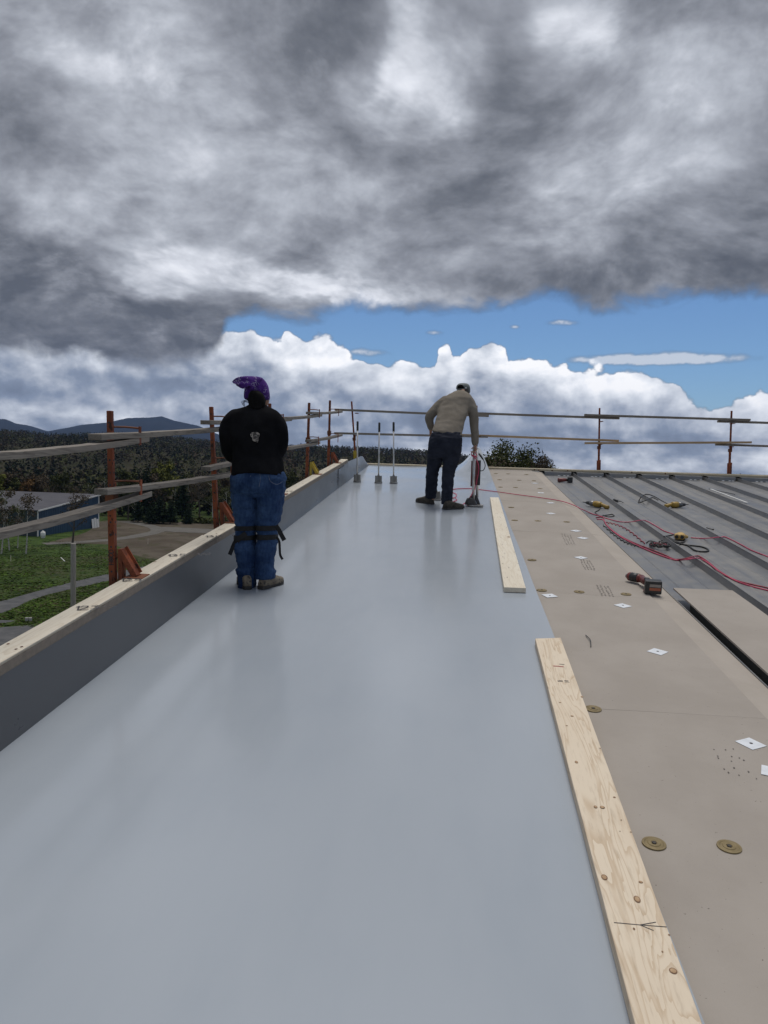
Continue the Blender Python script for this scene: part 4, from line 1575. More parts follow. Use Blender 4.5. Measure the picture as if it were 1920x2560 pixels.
strap_ribbon(wom, [B(1170, 930, -.05), B(1225, 1000, -.05), B(1275, 1100, -.05), B(1320, 1180, -.05)], .034)
strap_ribbon(wom, [B(1180, 1120, -.04), B(1230, 1200, -.045), B(1240, 1350, -.045), B(1250, 1440, -.045), B(1290, 1510, -.045)], .018)
# shoes: left toe out to the left, right toe out to the right
hl = on_roof(520 + 690 / 6.9125, 1180 + 2035 / 6.9125, .012)
hr = on_roof(520 + 905 / 6.9125, 1180 + 2030 / 6.9125, .012)
shoe(wom, hl, R(-28), 'shoe_tan', .25)
shoe(wom, hr, R(26), 'shoe_tan', .25)
# hair under the kerchief, tail tucked to the collar
mb = MB()
mb.ell(A(850, 470, .04), (.078, .085, .085), 16, 10)
ploft(mb, A, [(395, 745, 880, -.045, .03), (450, 710, 950, -.04, .045), (530, 690, 985, -.035, .055), (590, 695, 990, -.035, .055), (640, 715, 985, -.04, .045), (720, 780, 930, -.055, .04)])
skin_obj('hair', remesh(mb, .009, 4, fold_disp(.003, 30, 2, .3)), M['hair_black'], wom)
for k in range(5):
    p0 = A(700, 560 + 12 * k, -.01)
    MB().tube(spline([p0, p0 + Vector((-.03, -.005, .002 * k)), p0 + Vector((-.052 + .006 * k, -.004, -.012 - .005 * k)), p0 + Vector((-.046 + .004 * k, 0, -.03))], 4), .0016, 4).build('hair_wisp', M['hair_black'], wom)
# kerchief: cap over the skull and a tail blown to the left
mb = MB()
ploft(mb, A, [(160, 800, 905, .05, .03), (180, 740, 945, .05, .06), (230, 690, 985, .05, .085), (320, 655, 1032, .05, .100), (430, 640, 1052, .05, .104), (520, 640, 1054, .055, .102), (552, 655, 1046, .06, .098)], n=32)


def bd(p, n):
    q = fold_disp(.0045, 16, 5, .6)(p, n)
    # the band rises at the nape
    if p.y < WY + .02 and p.z < A(0, 400).z:
        pass
    return q


bn = skin_obj('bandana', remesh(mb, .009, 3, bd), M['bandana'], wom)
top_e = [(945, 185, .0), (860, 150, -.03), (740, 140, -.05), (620, 142, -.06), (520, 160, -.07), (450, 200, -.075), (410, 240, -.08)]
bot_e = [(820, 400, -.045), (790, 360, -.06), (740, 320, -.075), (690, 315, -.085), (655, 340, -.09), (590, 355, -.09), (500, 300, -.085)]
grid = []
for i in range(9):
    w = i / 8
    row = []
    tp_ = spline([A(*q) for q in top_e], 3)
    bt_ = spline([A(*q) for q in bot_e], 3)
    for j, (p, q) in enumerate(zip(tp_, bt_)):
        r = p.lerp(q, w)
        r = r + Vector((0, -.020 * math.sin(w * math.pi) * (1 - j / len(tp_)) + .010 * math.sin(w * 9 + j * .4) * (j / len(tp_)), 0))
        row.append(r)
    grid.append(row)
mb = MB().sheet(grid)
o = mb.build('bandana_tail', M['bandana'], bn, smooth=True)
sd = o.modifiers.new('th', 'SOLIDIFY')
sd.thickness = .003
mb = MB().ell(A(760, 330, -.055), (.022, .016, .030), 10, 8)
mb.build('bandana_knot', M['bandana'], bn, smooth=True)

# ---- the bending worker with the induction tool
fR = on_roof(1040 + 500 / 6.145, 940 + 2050 / 6.145)
fL = on_roof(1040 + 195 / 6.145, 940 + 1975 / 6.145)
MY = fR.y
DL = fL.y - fR.y
C = PX(1040, 940, 6.145, MY)
man = thing('person', Vector((fR.x - .1, MY + .1, roofz(fR.x, MY) + .004)),
            'bending person in tan sweatshirt, navy trousers and grey cap holding the induction tool', 'person')
mb = MB()
ploft(mb, C, [(210, 690, 760, .52, .06), (280, 640, 740, .46, .06), (330, 480, 830, .38, .08), (450, 400, 800, .33, .10), (700, 340, 700, .16, .10), (900, 290, 650, .04, .10), (1080, 240, 650, .02, .11), (1180, 230, 640, .03, .11)])
ploft(mb, C, [(1120, 220, 400, .05, .09), (1450, 200, 310, .18 + DL * .3, .06), (1800, 190, 280, DL * .9, .045), (1950, 190, 280, DL, .04)])
ploft(mb, C, [(1120, 440, 650, .02, .09), (1450, 440, 560, .05, .06), (1850, 430, 520, .0, .045), (2020, 430, 520, .0, .04)])
limb(mb, C, [(420, 380, .36, .05), (215, 620, .30, .04), (228, 800, .40, .028), (226, 830, .42, .026)])
limb(mb, C, [(850, 400, .36, .05), (885, 720, .33, .04), (905, 1030, .32, .028)])
hand(mb, C(226, 830, .42), (0, .1, -1), (.2, 1, 0), (1, 0, -.1))
hand(mb, C(907, 1040, .32), (.12, .05, -1), (-.3, 1, 0), (-1, -.15, 0), 1.05)
mh = C(722, 235, .58)
hm = Matrix.Rotation(R(-38), 3, 'X')
mb.ell(mh, (.078, .10, .115), 18, 12, hm)
mb.ell(mh + Vector((.0, .075, -.075)), (.055, .055, .055), 12, 8)
mb.ell(mh + Vector((.0, .135, -.055)), (.013, .018, .02), 8, 6)
mb.ell(mh + Vector((.083, .0, -.035)), (.011, .02, .032), 8, 6)
mb.ell(mh + Vector((-.083, .0, -.035)), (.011, .02, .032), 8, 6)
skin_obj('body', remesh(mb, .009, 4), M['skin'], man)
for sx in (-1, 1):
    MB().ell(mh + Vector((sx * .034, .112, -.025)), (.011, .008, .007), 10, 6).build('eye', M['white_label'], man, smooth=True)
MB().ell(mh + Vector((0, .118, -.108)), (.022, .007, .006), 10, 6).build('mouth', M['red_plastic'], man, smooth=True)
# hair, cap
mb = MB().ell(mh + Vector((0, -.012, -.008)), (.083, .10, .112), 18, 12, hm)
skin_obj('hair', remesh(mb, .009, 3, fold_disp(.003, 40, 1)), M['hair_brown'], man)
mb = MB()
ploft(mb, C, [(112, 690, 760, .60, .04), (122, 650, 800, .60, .085), (150, 622, 825, .60, .115), (190, 612, 834, .60, .125), (225, 640, 836, .62, .115), (262, 760, 832, .64, .09)], n=28)


def capd(p, n):
    return p + n * (.0012 * mnoise.noise(p * 30))


cp_ = skin_obj('cap', remesh(mb, .009, 3, capd), M['cap_grey'], man)
op = C(690, 178, .485)
mb = MB().ell(op, (.050, .012, .040), 14, 8, Matrix.Rotation(R(15), 3, 'Y'))
mb.build('cap_opening', M['hair_black'], cp_, smooth=True)
strap_ribbon(man, [C(640, 205, .482), C(700, 200, .470), C(790, 190, .488)], .014, 'cap_strap', 'cap_grey')
MB().ell(C(768, 185, .478), (.010, .006, .008), 8, 6).build('cap_buckle', M['white_label'], cp_, smooth=True)
grid = [[mh + Vector((x * .075, .10 + .085 * v * (1 - .35 * x * x), .045 - .085 * v - .03 * x * x)) for x in (-1, -.6, -.2, .2, .6, 1)] for v in (0, .3, .6, 1)]
MB().slab(grid, .004).build('cap_visor', M['cap_grey'], cp_, smooth=True)
# sweatshirt
mb = MB()
ploft(mb, C, [(222, 625, 735, .46, .065), (245, 575, 775, .44, .085), (285, 500, 835, .40, .105), (340, 430, 868, .36, .12), (450, 360, 835, .32, .135), (600, 318, 785, .22, .145), (700, 300, 750, .15, .145),
              (800, 268, 722, .08, .145), (870, 250, 705, .04, .145), (900, 246, 700, .03, .145)], n=36)
limb(mb, C, [(445, 395, .36, .078), (335, 480, .34, .070), (212, 615, .30, .062), (208, 690, .33, .056), (228, 795, .40, .045)])
limb(mb, C, [(825, 415, .36, .078), (878, 560, .34, .068), (892, 720, .33, .062), (905, 900, .32, .055), (908, 1030, .32, .046)])
hz_ = C(470, 900).z


def sd_(p, n):
    q = fold_disp(.0065, 6, 12, 1.5)(p, n)
    b = max(0.0, 1 - (p.z - hz_) / .2)
    b *= 1 if p.y < MY + .2 else 0
    q.z += b * (-.040) * ((p.x - C(470, 900).x) / .2)
    return q


sh = skin_obj('sweatshirt', remesh(mb, .0115, 14, sd_), M['tan_shirt'], man)
# trousers
mb = MB()
ploft(mb, C, [(865, 245, 690, .03, .13), (960, 208, 706, .0, .145), (1080, 186, 704, .0, .155), (1200, 178, 690, .02, .145), (1260, 180, 675, .03, .12)], n=36)
ploft(mb, C, [(1180, 178, 425, .05, .125), (1350, 172, 396, .05 + DL * .25, .105), (1450, 160, 350, DL * .45, .09), (1600, 150, 332, DL * .65, .08), (1700, 148, 326, DL * .8, .078), (1800, 145, 315, DL * .92, .075), (1880, 146, 300, DL, .075)])
ploft(mb, C, [(1180, 405, 692, .02, .125), (1350, 414, 645, .03, .105), (1450, 405, 602, .04, .092), (1560, 400, 582, .03, .086), (1700, 396, 570, .02, .082), (1850, 390, 560, .01, .080), (1965, 388, 552, .01, .084)])
tr = skin_obj('trousers', remesh(mb, .0095, 4, fold_disp(.011, 8, 21, 1.9)), M['navy_cloth'], man)
hl = on_roof(1040 + 255 / 6.145, 940 + 1972 / 6.145, .012)
hr = on_roof(1040 + 425 / 6.145, 940 + 2050 / 6.145, .012)
shoe(man, hl, R(-48), 'shoe_dark', .30)
shoe(man, hr, R(58), 'shoe_dark', .30)


# ------------------------------------------------------------------ tools and cords
UPN = Vector((-CR, -SL, 1)).normalized()


def magnet(base, top, label, group='handled cooling magnets'):
    """ribbed cylinder foot, thin aluminium pole, black grip"""
    t = thing('handled_magnet', base, label, 'magnet tool', group)
    ax = (top - base).normalized()
    s = .058
    MB().cyl(base + ax * .0, base + ax * .018, s * 1.16, s * 1.16, 28).build('foot_flange', M['ribbed_steel'], t)
    # ribbed body: star-shaped rings
    rings = []
    x = ax.orthogonal().normalized()
    y = ax.cross(x)
    for h in (.018, .12):
        rings.append([base + ax * h + (x * math.cos(a) + y * math.sin(a)) * (s if k % 2 else s * .88) for k, a in enumerate([2 * math.pi * q / 48 for q in range(48)])])
    MB().ring(rings).build('ribbed_body', M['ribbed_steel'], t)
    MB().cyl(base + ax * .12, base + ax * .135, .022, .016, 14).build('socket', M['grey_metal'], t)
    ln = (top - base).length
    MB().cyl(base + ax * .12, base + ax * (ln - .13), .0125, .0125, 12).build('pole', M['aluminium'], t, smooth=True)
    MB().tube([base + ax * (ln - .16), base + ax * (ln - .155), base + ax * (ln - .02), base + ax * (ln - .004), base + ax * ln], [.0175, .019, .019, .0175, .010], 14).build('grip', M['black_plastic'], t, smooth=True)
    return t


for b, tp, lab in (((893, 1204), (894, 1053), 'handled magnet standing closest to the dark parapet membrane'),
                   ((946, 1207), (948.5, 1056), 'middle handled magnet of the three on the membrane'),
                   ((984, 1208), (984, 1055), 'handled magnet of the trio nearest the bending worker')):
    q = on_roof(*b, .012)
    magnet(q, at_y(*tp, q.y), lab)
q = on_roof(1040 + 325 / 6.145, 940 + 1905 / 6.145, .012)
magnet(q, C(222, 800, q.y - MY - .02), 'handled magnet held in the bending worker\'s left hand, behind his legs')

# induction welding tool in the worker's right hand
Wp = PX(1150, 1090, 11.06, 0)
wb = on_roof(1150 + 420 / 11.06, 1090 + 1955 / 11.06, .012)
Wp.y0 = wb.y + .10
ind = thing('induction_welder', wb + Vector((0, .1, 0)), 'upright induction welding tool with twin poles, black base and dark red box', 'welding tool')


def wq(cx, cy, dy=0.0):
    return Wp(cx, cy, dy)


zb_ = roofz(wb.x, wb.y) + .014
cxm = (wq(190, 1950).x + wq(645, 1950).x) / 2
hw_ = (wq(645, 1950).x - wq(190, 1950).x) / 2
# sole plate with rounded corners
rings = []
for h, k in ((0, .97), (.010, 1.0), (.020, .99)):
    rings.append([Vector((cxm + hw_ * k * math.copysign(abs(math.cos(a)) ** .5, math.cos(a)), wb.y + .11 + .135 * k * math.copysign(abs(math.sin(a)) ** .5, math.sin(a)), zb_ + h)) for a in [2 * math.pi * q / 32 for q in range(32)]])
MB().ring(rings).build('sole_plate', M['ribbed_steel'], ind)
# two dark domed housings, one before the other


def dome(x0, x1, yc, hy, h, tilt, name):
    rings = []
    for u, k in ((0, 1), (.35, .9), (.7, .72), (.92, .55), (1, .42)):
        c = Vector(((x0 + x1) / 2 + tilt * u, yc, zb_ + .02 + h * u))
        rings.append([c + Vector(((x1 - x0) / 2 * k * math.copysign(abs(math.cos(a)) ** .6, math.cos(a)), hy * k * math.copysign(abs(math.sin(a)) ** .6, math.sin(a)), 0)) for a in [2 * math.pi * q / 28 for q in range(28)]])
    return MB().ring(rings).build(name, M['black_plastic'], ind, smooth=False, bevel=.006)


dome(wq(195, 0).x, wq(550, 0).x, wb.y + .065, .085, wq(0, 1700).z - zb_ - .02, -.012, 'front_housing')
dome(wq(330, 0).x, wq(640, 0).x, wb.y + .19, .05, wq(0, 1625).z - zb_ - .02, -.02, 'rear_housing')
lt, lb_ = wq(388, 335), wq(368, 1730)
MB().cyl(Vector((lb_.x, wb.y + .065, lb_.z - .03)), Vector((lt.x, wb.y + .10, lt.z)), .020, .020, 18).build('front_pole', M['aluminium'], ind, smooth=True)
rt, rb = wq(470, 345), wq(482, 1650)
MB().cyl(Vector((rb.x, wb.y + .19, rb.z - .03)), Vector((rt.x, wb.y + .19, rt.z)), .018, .018, 18).build('rear_pole', M['aluminium'], ind, smooth=True)
c0, c1 = wq(432, 1360), wq(560, 672)
bx = MB().box(((c0.x + c1.x) / 2, wb.y + .15, (c0.z + c1.z) / 2), (c1.x - c0.x + .02, .11, c1.z - c0.z)).build('control_box', M['black_plastic'], ind, bevel=.006)
MB().box((c0.x + .006, wb.y + .093, (c0.z + c1.z) / 2), (.035, .006, c1.z - c0.z - .02)).build('red_panel', M['red_plastic'], bx, bevel=.002)
d0, d1 = wq(296, 1392), wq(332, 682)
MB().box(((d0.x + d1.x) / 2 + .005, wb.y + .13, (d0.z + d1.z) / 2), (.022, .09, d1.z - d0.z)).build('side_plate', M['red_plastic'], ind, bevel=.003)
hh = wq(430, 330)
MB().tube([Vector((lt.x, wb.y + .10, lt.z)), Vector((hh.x, wb.y + .135, hh.z + .012)), Vector((rt.x, wb.y + .19, rt.z))], .017, 12).build('handle', M['white_label'], ind, smooth=True)
# power lead from the box, with plug
pts = [wq(520, 470, .05), wq(560, 560, .05), wq(640, 650, .04), wq(690, 770, .03), wq(690, 860, .03), wq(640, 950, .03), wq(560, 965, .05)]
MB().tube(spline(pts, 6), .0055, 8).build('power_lead', M['black_cord'], ind, smooth=True)
MB().tube([wq(530, 490, .05), wq(640, 650, .04)], [.016, .010], 10).build('plug', M['black_plastic'], ind, smooth=True)


def cord(pts, r, mat, label, group=None, k=8, name='extension_cord', cat='cord', parent=None):
    mb = MB().tube(spline(pts, k), r, 7)
    if parent is not None:
        return mb.build(name, M[mat], parent, smooth=True)
    o = mb.build(name, M[mat], smooth=True)
    return tag(o, label, cat, group)


def rc(px_, py_, off=.012, lift=0.0):
    """cord point on the board / membrane level"""
    return on_roof(px_, py_, off) + Vector((0, 0, lift))


def mc(px_, py_, r=.006):
    """cord point on the metal, riding over the ribs"""
    q = on_roof(px_, py_, PAN + r + .004)
    u = (q.x - XS1) % SP
    d = min(abs(u), abs(SP - u))
    if d < .12 and q.x > XT:
        hgt = .072 * max(0.0, 1 - (d / .12) ** 2)
        q = on_roof(px_, py_, PAN + r + hgt + .003)
    return q


def mcpath(pts, r=.006, n=5):
    out = []
    for a, b in zip(pts, pts[1:]):
        for j in range(n):
            out.append((a[0] + (b[0] - a[0]) * j / n, a[1] + (b[1] - a[1]) * j / n))
    out.append(pts[-1])
    sm = [(Vector((*p, 0))) for p in pts]
    res = []
    for p in spline(sm, n):
        res.append(mc(p.x, p.y, r) if on_roof(p.x, p.y, PAN).x > XT - .02 else rc(p.x, p.y, .010))
    return res


G = 'pink extension cords'
# cord wound on the tool, falling to the membrane and off to the right
loop = [wq(470, 590, -.02), wq(350, 560, -.03), wq(310, 500, -.02), wq(345, 430, -.02), wq(430, 470, -.03), wq(460, 560, -.03), wq(380, 545, -.04), wq(320, 520, -.03), wq(400, 590, -.04),
        wq(470, 690, -.03), wq(515, 850, -.03), wq(510, 1020, -.03), wq(470, 1200, -.03), wq(430, 1400, -.03), wq(350, 1560, -.05), wq(270, 1700, -.08)]
gr = [rc(1150 + 150 / 11.06, 1090 + 1840 / 11.06, .02), rc(1150 + 20 / 11.06, 1090 + 1920 / 11.06, .02), rc(1143, 1266.5, .016)]
cord(loop + gr, .0062, 'pink_cord', 'pink cord wound round the induction tool handle and down to the membrane', G)
cord([rc(1131, 1231, .018), rc(1141, 1236, .018), rc(1138, 1243, .018), rc(1128, 1246, .018), rc(1136, 1244.5, .03), rc(1142, 1250, .018), rc(1130, 1255, .018)], .0062, 'pink_cord', 'small pink cord coil beside the bending worker\'s foot', G)
p1 = [rc(1130, 1223.5, .018), rc(1150, 1221.3, .018), rc(1180, 1221.3, .018), rc(1200, 1224, .018), rc(1240, 1229, .018), rc(1290, 1236, .014), rc(1350, 1244, .014), rc(1400, 1252, .014), rc(1432, 1262, .012)]
p2 = mcpath([(1452, 1272), (1480, 1284), (1500, 1290), (1520, 1297), (1548, 1304), (1575, 1305), (1600, 1301), (1615, 1302), (1640, 1315), (1660, 1327), (1680, 1334), (1700, 1340)], .007)
cord(p1 + p2, .0062, 'pink_cord', 'pink cord crossing from the membrane over the tan boards to the yellow splitter', G, k=4)
cord(mcpath([(1727, 1344), (1760, 1346), (1800, 1343), (1815, 1343), (1850, 1360), (1880, 1376), (1920, 1392), (1960, 1412)], .007), .0062, 'pink_cord', 'pink cord leaving the yellow splitter across the metal ribs', G, k=3)
main = [(1492, 1298), (1508, 1300), (1516, 1312), (1530, 1326), (1555, 1344), (1590, 1362), (1630, 1380), (1665, 1393), (1690, 1400), (1715, 1399), (1735, 1396), (1752, 1397), (1775, 1411), (1800, 1430), (1840, 1452), (1880, 1466), (1920, 1476), (1960, 1486)]
cord(mcpath(main, .007), .007, 'pink_cord', 'pink cord running down the metal beside the loose tan board', G, k=3)
cord(mcpath([(x - 2 + 1.5 * math.sin(i * 2.1), y - 4 - 2.2 * math.sin(i * 1.3)) for i, (x, y) in enumerate(main)], .007), .007, 'red_cord', 'dark red cord twisted along the pink one by the loose tan board', 'dark red cords', k=3)
tw = []
for i in range(46):
    u = i / 45
    x = 1510 + 100 * u
    y = 1306 + 52 * u - 20 * math.sin(u * math.pi) * .6
    tw.append((x + 2.0 * math.cos(i * 1.55), y + 1.6 * math.sin(i * 1.55)))
cord(mcpath(tw, .005, 2), .006, 'red_cord', 'kinked dark red cord between the screw guns and the splitter', 'dark red cords', k=2)
tw2 = [(1507 + 105 * (i / 45) + 1.6 * math.cos(i * 1.7), 1312 + 55 * (i / 45) + 14 * math.sin(i / 45 * math.pi) + 1.5 * math.sin(i * 1.7)) for i in range(46)]
cord(mcpath(tw2, .005, 2), .006, 'black_cord', 'kinked black cord lying under the dark red one', 'black cords', k=2)
# coil of cord
co = []
for i in range(64):
    a = i * .42
    r = .085 + .018 * math.sin(i * 1.9)
    q = mc(1649, 1368)
    co.append(q + Vector((r * math.cos(a) * 1.05, r * 1.5 * math.sin(a), .012 + .03 * (i / 64) + .012 * math.sin(i * 2.3))))
cord([mc(1616, 1357), mc(1628, 1352)] + co + [mc(1656, 1352)], .006, 'black_cord', 'small messy coil of black cord beside the metal rib', 'black cords', k=3)
co = [q + Vector((.012 * math.sin(i), -.01, .012)) for i, q in enumerate(co[::3][:9])]
cord(co, .006, 'red_cord', 'dark red turns of cord in the small coil', 'dark red cords', k=4)
# cord of the far screw gun, loops by the near one
cord(mcpath([(1672, 1261), (1655, 1252), (1640, 1243), (1622, 1236), (1608, 1238), (1598, 1250), (1597, 1257), (1612, 1252), (1630, 1244), (1645, 1250)], .006, 4), .0075, 'black_cord', 'black looped lead of the screw gun with the grey nose to the right', 'black cords', k=3)
cord(mcpath([(1502, 1268), (1496, 1276), (1488, 1281), (1500, 1290), (1515, 1288), (1530, 1286), (1535, 1290), (1520, 1292), (1508, 1288)], .006, 4), .007, 'black_cord', 'black looped lead beneath the screw gun nearest the tan boards', 'black cords', k=3)
cord(mcpath([(1660, 1341.5), (1674, 1339), (1690, 1336), (1706, 1340), (1712, 1352), (1703, 1357), (1690, 1354), (1678, 1347), (1668, 1342), (1690, 1357), (1715, 1362), (1750, 1366), (1768, 1372), (1771, 1377), (1760, 1379), (1738, 1376), (1722, 1365), (1712, 1362)], .007, 4), .009,
     'black_cord', 'thick black lead looped beside the yellow splitter', 'black cords', k=3)
# yellow three-way splitter
q = mc(1704, 1348) + Vector((0, 0, .035))
sp_ = thing('power_splitter', q - Vector((0, 0, .045)), 'worn yellow rubber three-way power splitter on the metal roof', 'splitter')
mb = MB()
mb.ell(q + Vector((-.01, .02, 0)), (.06, .075, .045), 14, 10)
for dx_, dy_ in ((-.07, -.06), (-.075, .02), (-.02, -.085)):
    mb.tube([q, q + Vector((dx_, dy_, -.005))], [.04, .034], 12)
mb.tube([q, q + Vector((.075, .03, -.01))], [.035, .018], 12)
skin_obj('splitter_body', remesh(mb, .008, 3), M['tan_rubber'], sp_)
for dx_, dy_ in ((-.07, -.06), (-.075, .02), (-.02, -.085)):
    e = q + Vector((dx_ * 1.02, dy_ * 1.02, -.005))
    MB().cyl(e, e + Vector((dx_, dy_, 0)).normalized() * .006, .02, n=10).build('socket', M['black_plastic'], sp_)


def driver(pos, ang, body, label, group, s=1.0, cordless=True):
    """cordless driver lying on its side: barrel, chuck, handle, battery"""
    t = thing('power_driver', pos, label, 'power tool', group)
    d = Vector((math.sin(ang), math.cos(ang), 0))
    h = Vector((d.y, -d.x, 0))
    d = d + Vector((0, 0, d.x * CR + d.y * SL))
    h = h + Vector((0, 0, h.x * CR + h.y * SL))
    u = UPN
    c = pos + u * .036 * s
    MB().tube([c - d * .075 * s, c - d * .07 * s, c + d * .03 * s, c + d * .06 * s, c + d * .075 * s], [.026 * s, .034 * s, .034 * s, .028 * s, .02 * s], 14).build('motor_barrel', M[body], t, smooth=True)
    MB().tube([c + d * .07 * s, c + d * .085 * s, c + d * .10 * s, c + d * .12 * s], [.022 * s, .02 * s, .016 * s, .008 * s], 12).build('chuck', M['grey_metal' if cordless else 'black_plastic'], t, smooth=True)
    MB().cyl(c + d * .11 * s, c + d * .17 * s, .0035 * s, n=6).build('bit', M['screw'], t)
    a, b = c - d * .02 * s + h * .02 * s, c - d * .05 * s + h * .13 * s
    MB().tube([a, a.lerp(b, .4), b], [.024 * s, .019 * s, .021 * s], 10).build('handle', M[body] if not cordless else M['black_plastic'], t, smooth=True)
    if cordless:
        mm = Matrix((h.normalized(), d.normalized(), u)).transposed()
        bt = MB().box(b + h * .035 * s + u * .008 * s, (.058 * s, .12 * s, .075 * s), mm).build('battery', M['black_plastic'], t, bevel=.006 * s)
        e = b + h * .0652 * s + u * .008 * s
        MB().box(e, (.0015, .075 * s, .04 * s), mm).build('battery_label', M['orange_label'], bt)
        MB().box(e + u * .02 * s, (.002, .075 * s, .018 * s), mm).build('battery_print', M['ink_soft'], bt)
    MB().box(a + d * .03 * s + h * .014 * s, (.02 * s, .014 * s, .018 * s)).build('trigger', M['black_plastic'], t, bevel=.003)
    return t


GD = 'power tools lying on the roof'
# red driver on the board: built from its outline in the photo, barrel up-left, battery end toward the lens
dp = on_roof(1601, 1478, .006)
t = thing('cordless_driver', dp, 'red and black cordless driver lying on the tan board edge, battery toward the plank', 'power tool', GD)
N_ = lambda cx, cy, up: on_roof(1540 + cx / 10.37, 1400 + cy / 10.37, 0) * 0 + on_roof(1540 + cx / 10.37, 1400 + cy / 10.37, up)
a, b = N_(350, 425, .045), N_(690, 490, .05)
dd = (b - a).normalized()
MB().tube([a - dd * .012, a, a.lerp(b, .5), b], [.028, .036, .036, .032], 16).build('motor_barrel', M['red_plastic'], t, smooth=True)
MB().tube([a.lerp(b, .15), a.lerp(b, .7)], [.0375, .0375], 16).build('grip_sleeve', M['black_plastic'], t, smooth=True)
MB().cyl(a - dd * .012, a - dd * .03, .02, .016, 14).build('chuck', M['grey_metal'], t, smooth=True)
c1_ = N_(760, 560, .055)
MB().tube([b - dd * .01, c1_, c1_ + dd * .03], [.032, .030, .034], 12).build('neck', M['red_plastic'], t, smooth=True)
bc = N_(960, 690, .058)
xh = (Vector((1, -.15, 0))).normalized()
mm = Matrix((xh, Vector((xh.y * -1, xh.x, SL)).normalized(), UPN)).transposed()
bt = MB().box(bc, (.125, .085, .105), mm).build('battery', M['black_plastic'], t, bevel=.008)
MB().box(bc + mm @ Vector((.012, -.0432, .016)), (.082, .002, .022), mm).build('battery_print', M['ink_soft'], bt)
MB().box(bc + mm @ Vector((.012, -.0432, -.012)), (.082, .002, .022), mm).build('battery_label', M['orange_label'], bt)
MB().box(N_(800, 490, .10), (.04, .03, .02), mm).build('belt_clip', M['black_plastic'], t, bevel=.004)
MB().box(N_(880, 800, .012), (.1, .05, .014), mm).build('battery_foot', M['red_plastic'], t, bevel=.003)
# dark red tool far up by the ridge
a, b = on_roof(1397, 1200, PAN + .045), on_roof(1425, 1200, PAN + .05)
t = thing('cordless_driver', on_roof(1412, 1204, PAN), 'dark red cordless driver lying on the metal near the ridge', 'power tool', GD)
MB().tube([a - Vector((.02, 0, 0)), a, a.lerp(b, .4), a.lerp(b, .75)], [.035, .042, .036, .026], 14).build('motor_barrel', M['red_plastic'], t, smooth=True)
MB().tube([a.lerp(b, .35), a.lerp(b, .9)], [.03, .028], 10).build('handle', M['black_plastic'], t, smooth=True)
MB().box(b + Vector((0, 0, .005)), (.085, .11, .10)).build('battery', M['black_plastic'], t, bevel=.008)
MB().box(b + Vector((.043, 0, .005)), (.002, .08, .06)).build('battery_label', M['red_plastic'], t)


def screwgun(tip, mid, tail, label, flip=1):
    t = thing('screw_gun', mid - Vector((0, 0, .05)), label, 'power tool', GD)
    d = (tail - tip).normalized()
    L = (tail - tip).length
    p = lambda u, o=0.0: tip + d * (L * u) + UPN * o
    MB().cyl(p(0), p(.14), .006, .007, 8).build('bit', M['screw'], t)
    MB().tube([p(.12), p(.16), p(.26), p(.32)], [.012, .022, .030, .036], 12).build('nose_piece', M['black_plastic'], t, smooth=True)
    MB().tube([p(.30), p(.34), p(.46)], [.038, .040, .041], 14).build('gear_case', M['grey_metal'], t, smooth=True)
    MB().tube([p(.44), p(.48), p(.68), p(.72)], [.040, .045, .045, .036], 14).build('motor_housing', M['yellow_plastic'], t, smooth=True)
    MB().tube([p(.68), p(.76, .0), p(.86, -.012), p(.98, -.02), p(1.0, -.02)], [.034, .026, .028, .030, .022], 12).build('handle', M['yellow_plastic'], t, smooth=True)
    MB().tube([p(.86, -.035), p(.97, -.038)], [.014, .016], 8).build('grip', M['black_plastic'], t, smooth=True)
    return t


up = PAN + .05
screwgun(on_roof(1457, 1255, up), on_roof(1495, 1261, up), on_roof(1522, 1265, up), 'yellow screw gun with its bit pointing at the tan boards')
screwgun(on_roof(1721, 1261.5, up), on_roof(1690, 1260, up), on_roof(1662, 1262, up), 'yellow screw gun with its grey nose pointing away from the tan boards')
# small hand tool between them and loose screws
a, b = on_roof(1535, 1250, PAN + .03), on_roof(1556, 1256, PAN + .02)
t = thing('hand_tool', on_roof(1545, 1254, PAN), 'small dark hand tool lying against a rib between the screw guns', 'hand tool')
MB().tube([a, a.lerp(b, .45)], [.022, .018], 10).build('handle', M['black_plastic'], t, smooth=True)
MB().tube(spline([a.lerp(b, .42), a.lerp(b, .8) + Vector((0, 0, .01)), b + Vector((0, -.05, 0))], 4), .008, 7).build('shank', M['grey_metal'], t, smooth=True)
a, b = mc(1766, 1319), mc(1783, 1324)
o = MB().tube([a, a.lerp(b, .9), b], [.005, .005, .012], 8).build('long_screw', M['screw'], smooth=True)
tag(o, 'single long dark screw lying on the metal pan', 'screw')


# ------------------------------------------------------------------ the land below, its colours darkened to stand for cloud shadow
ZG = CAMZ - 17.0


def gp(px_, py_, up=0.0):
    q = at_z(px_, py_, ZG)
    q.z += up
    return q


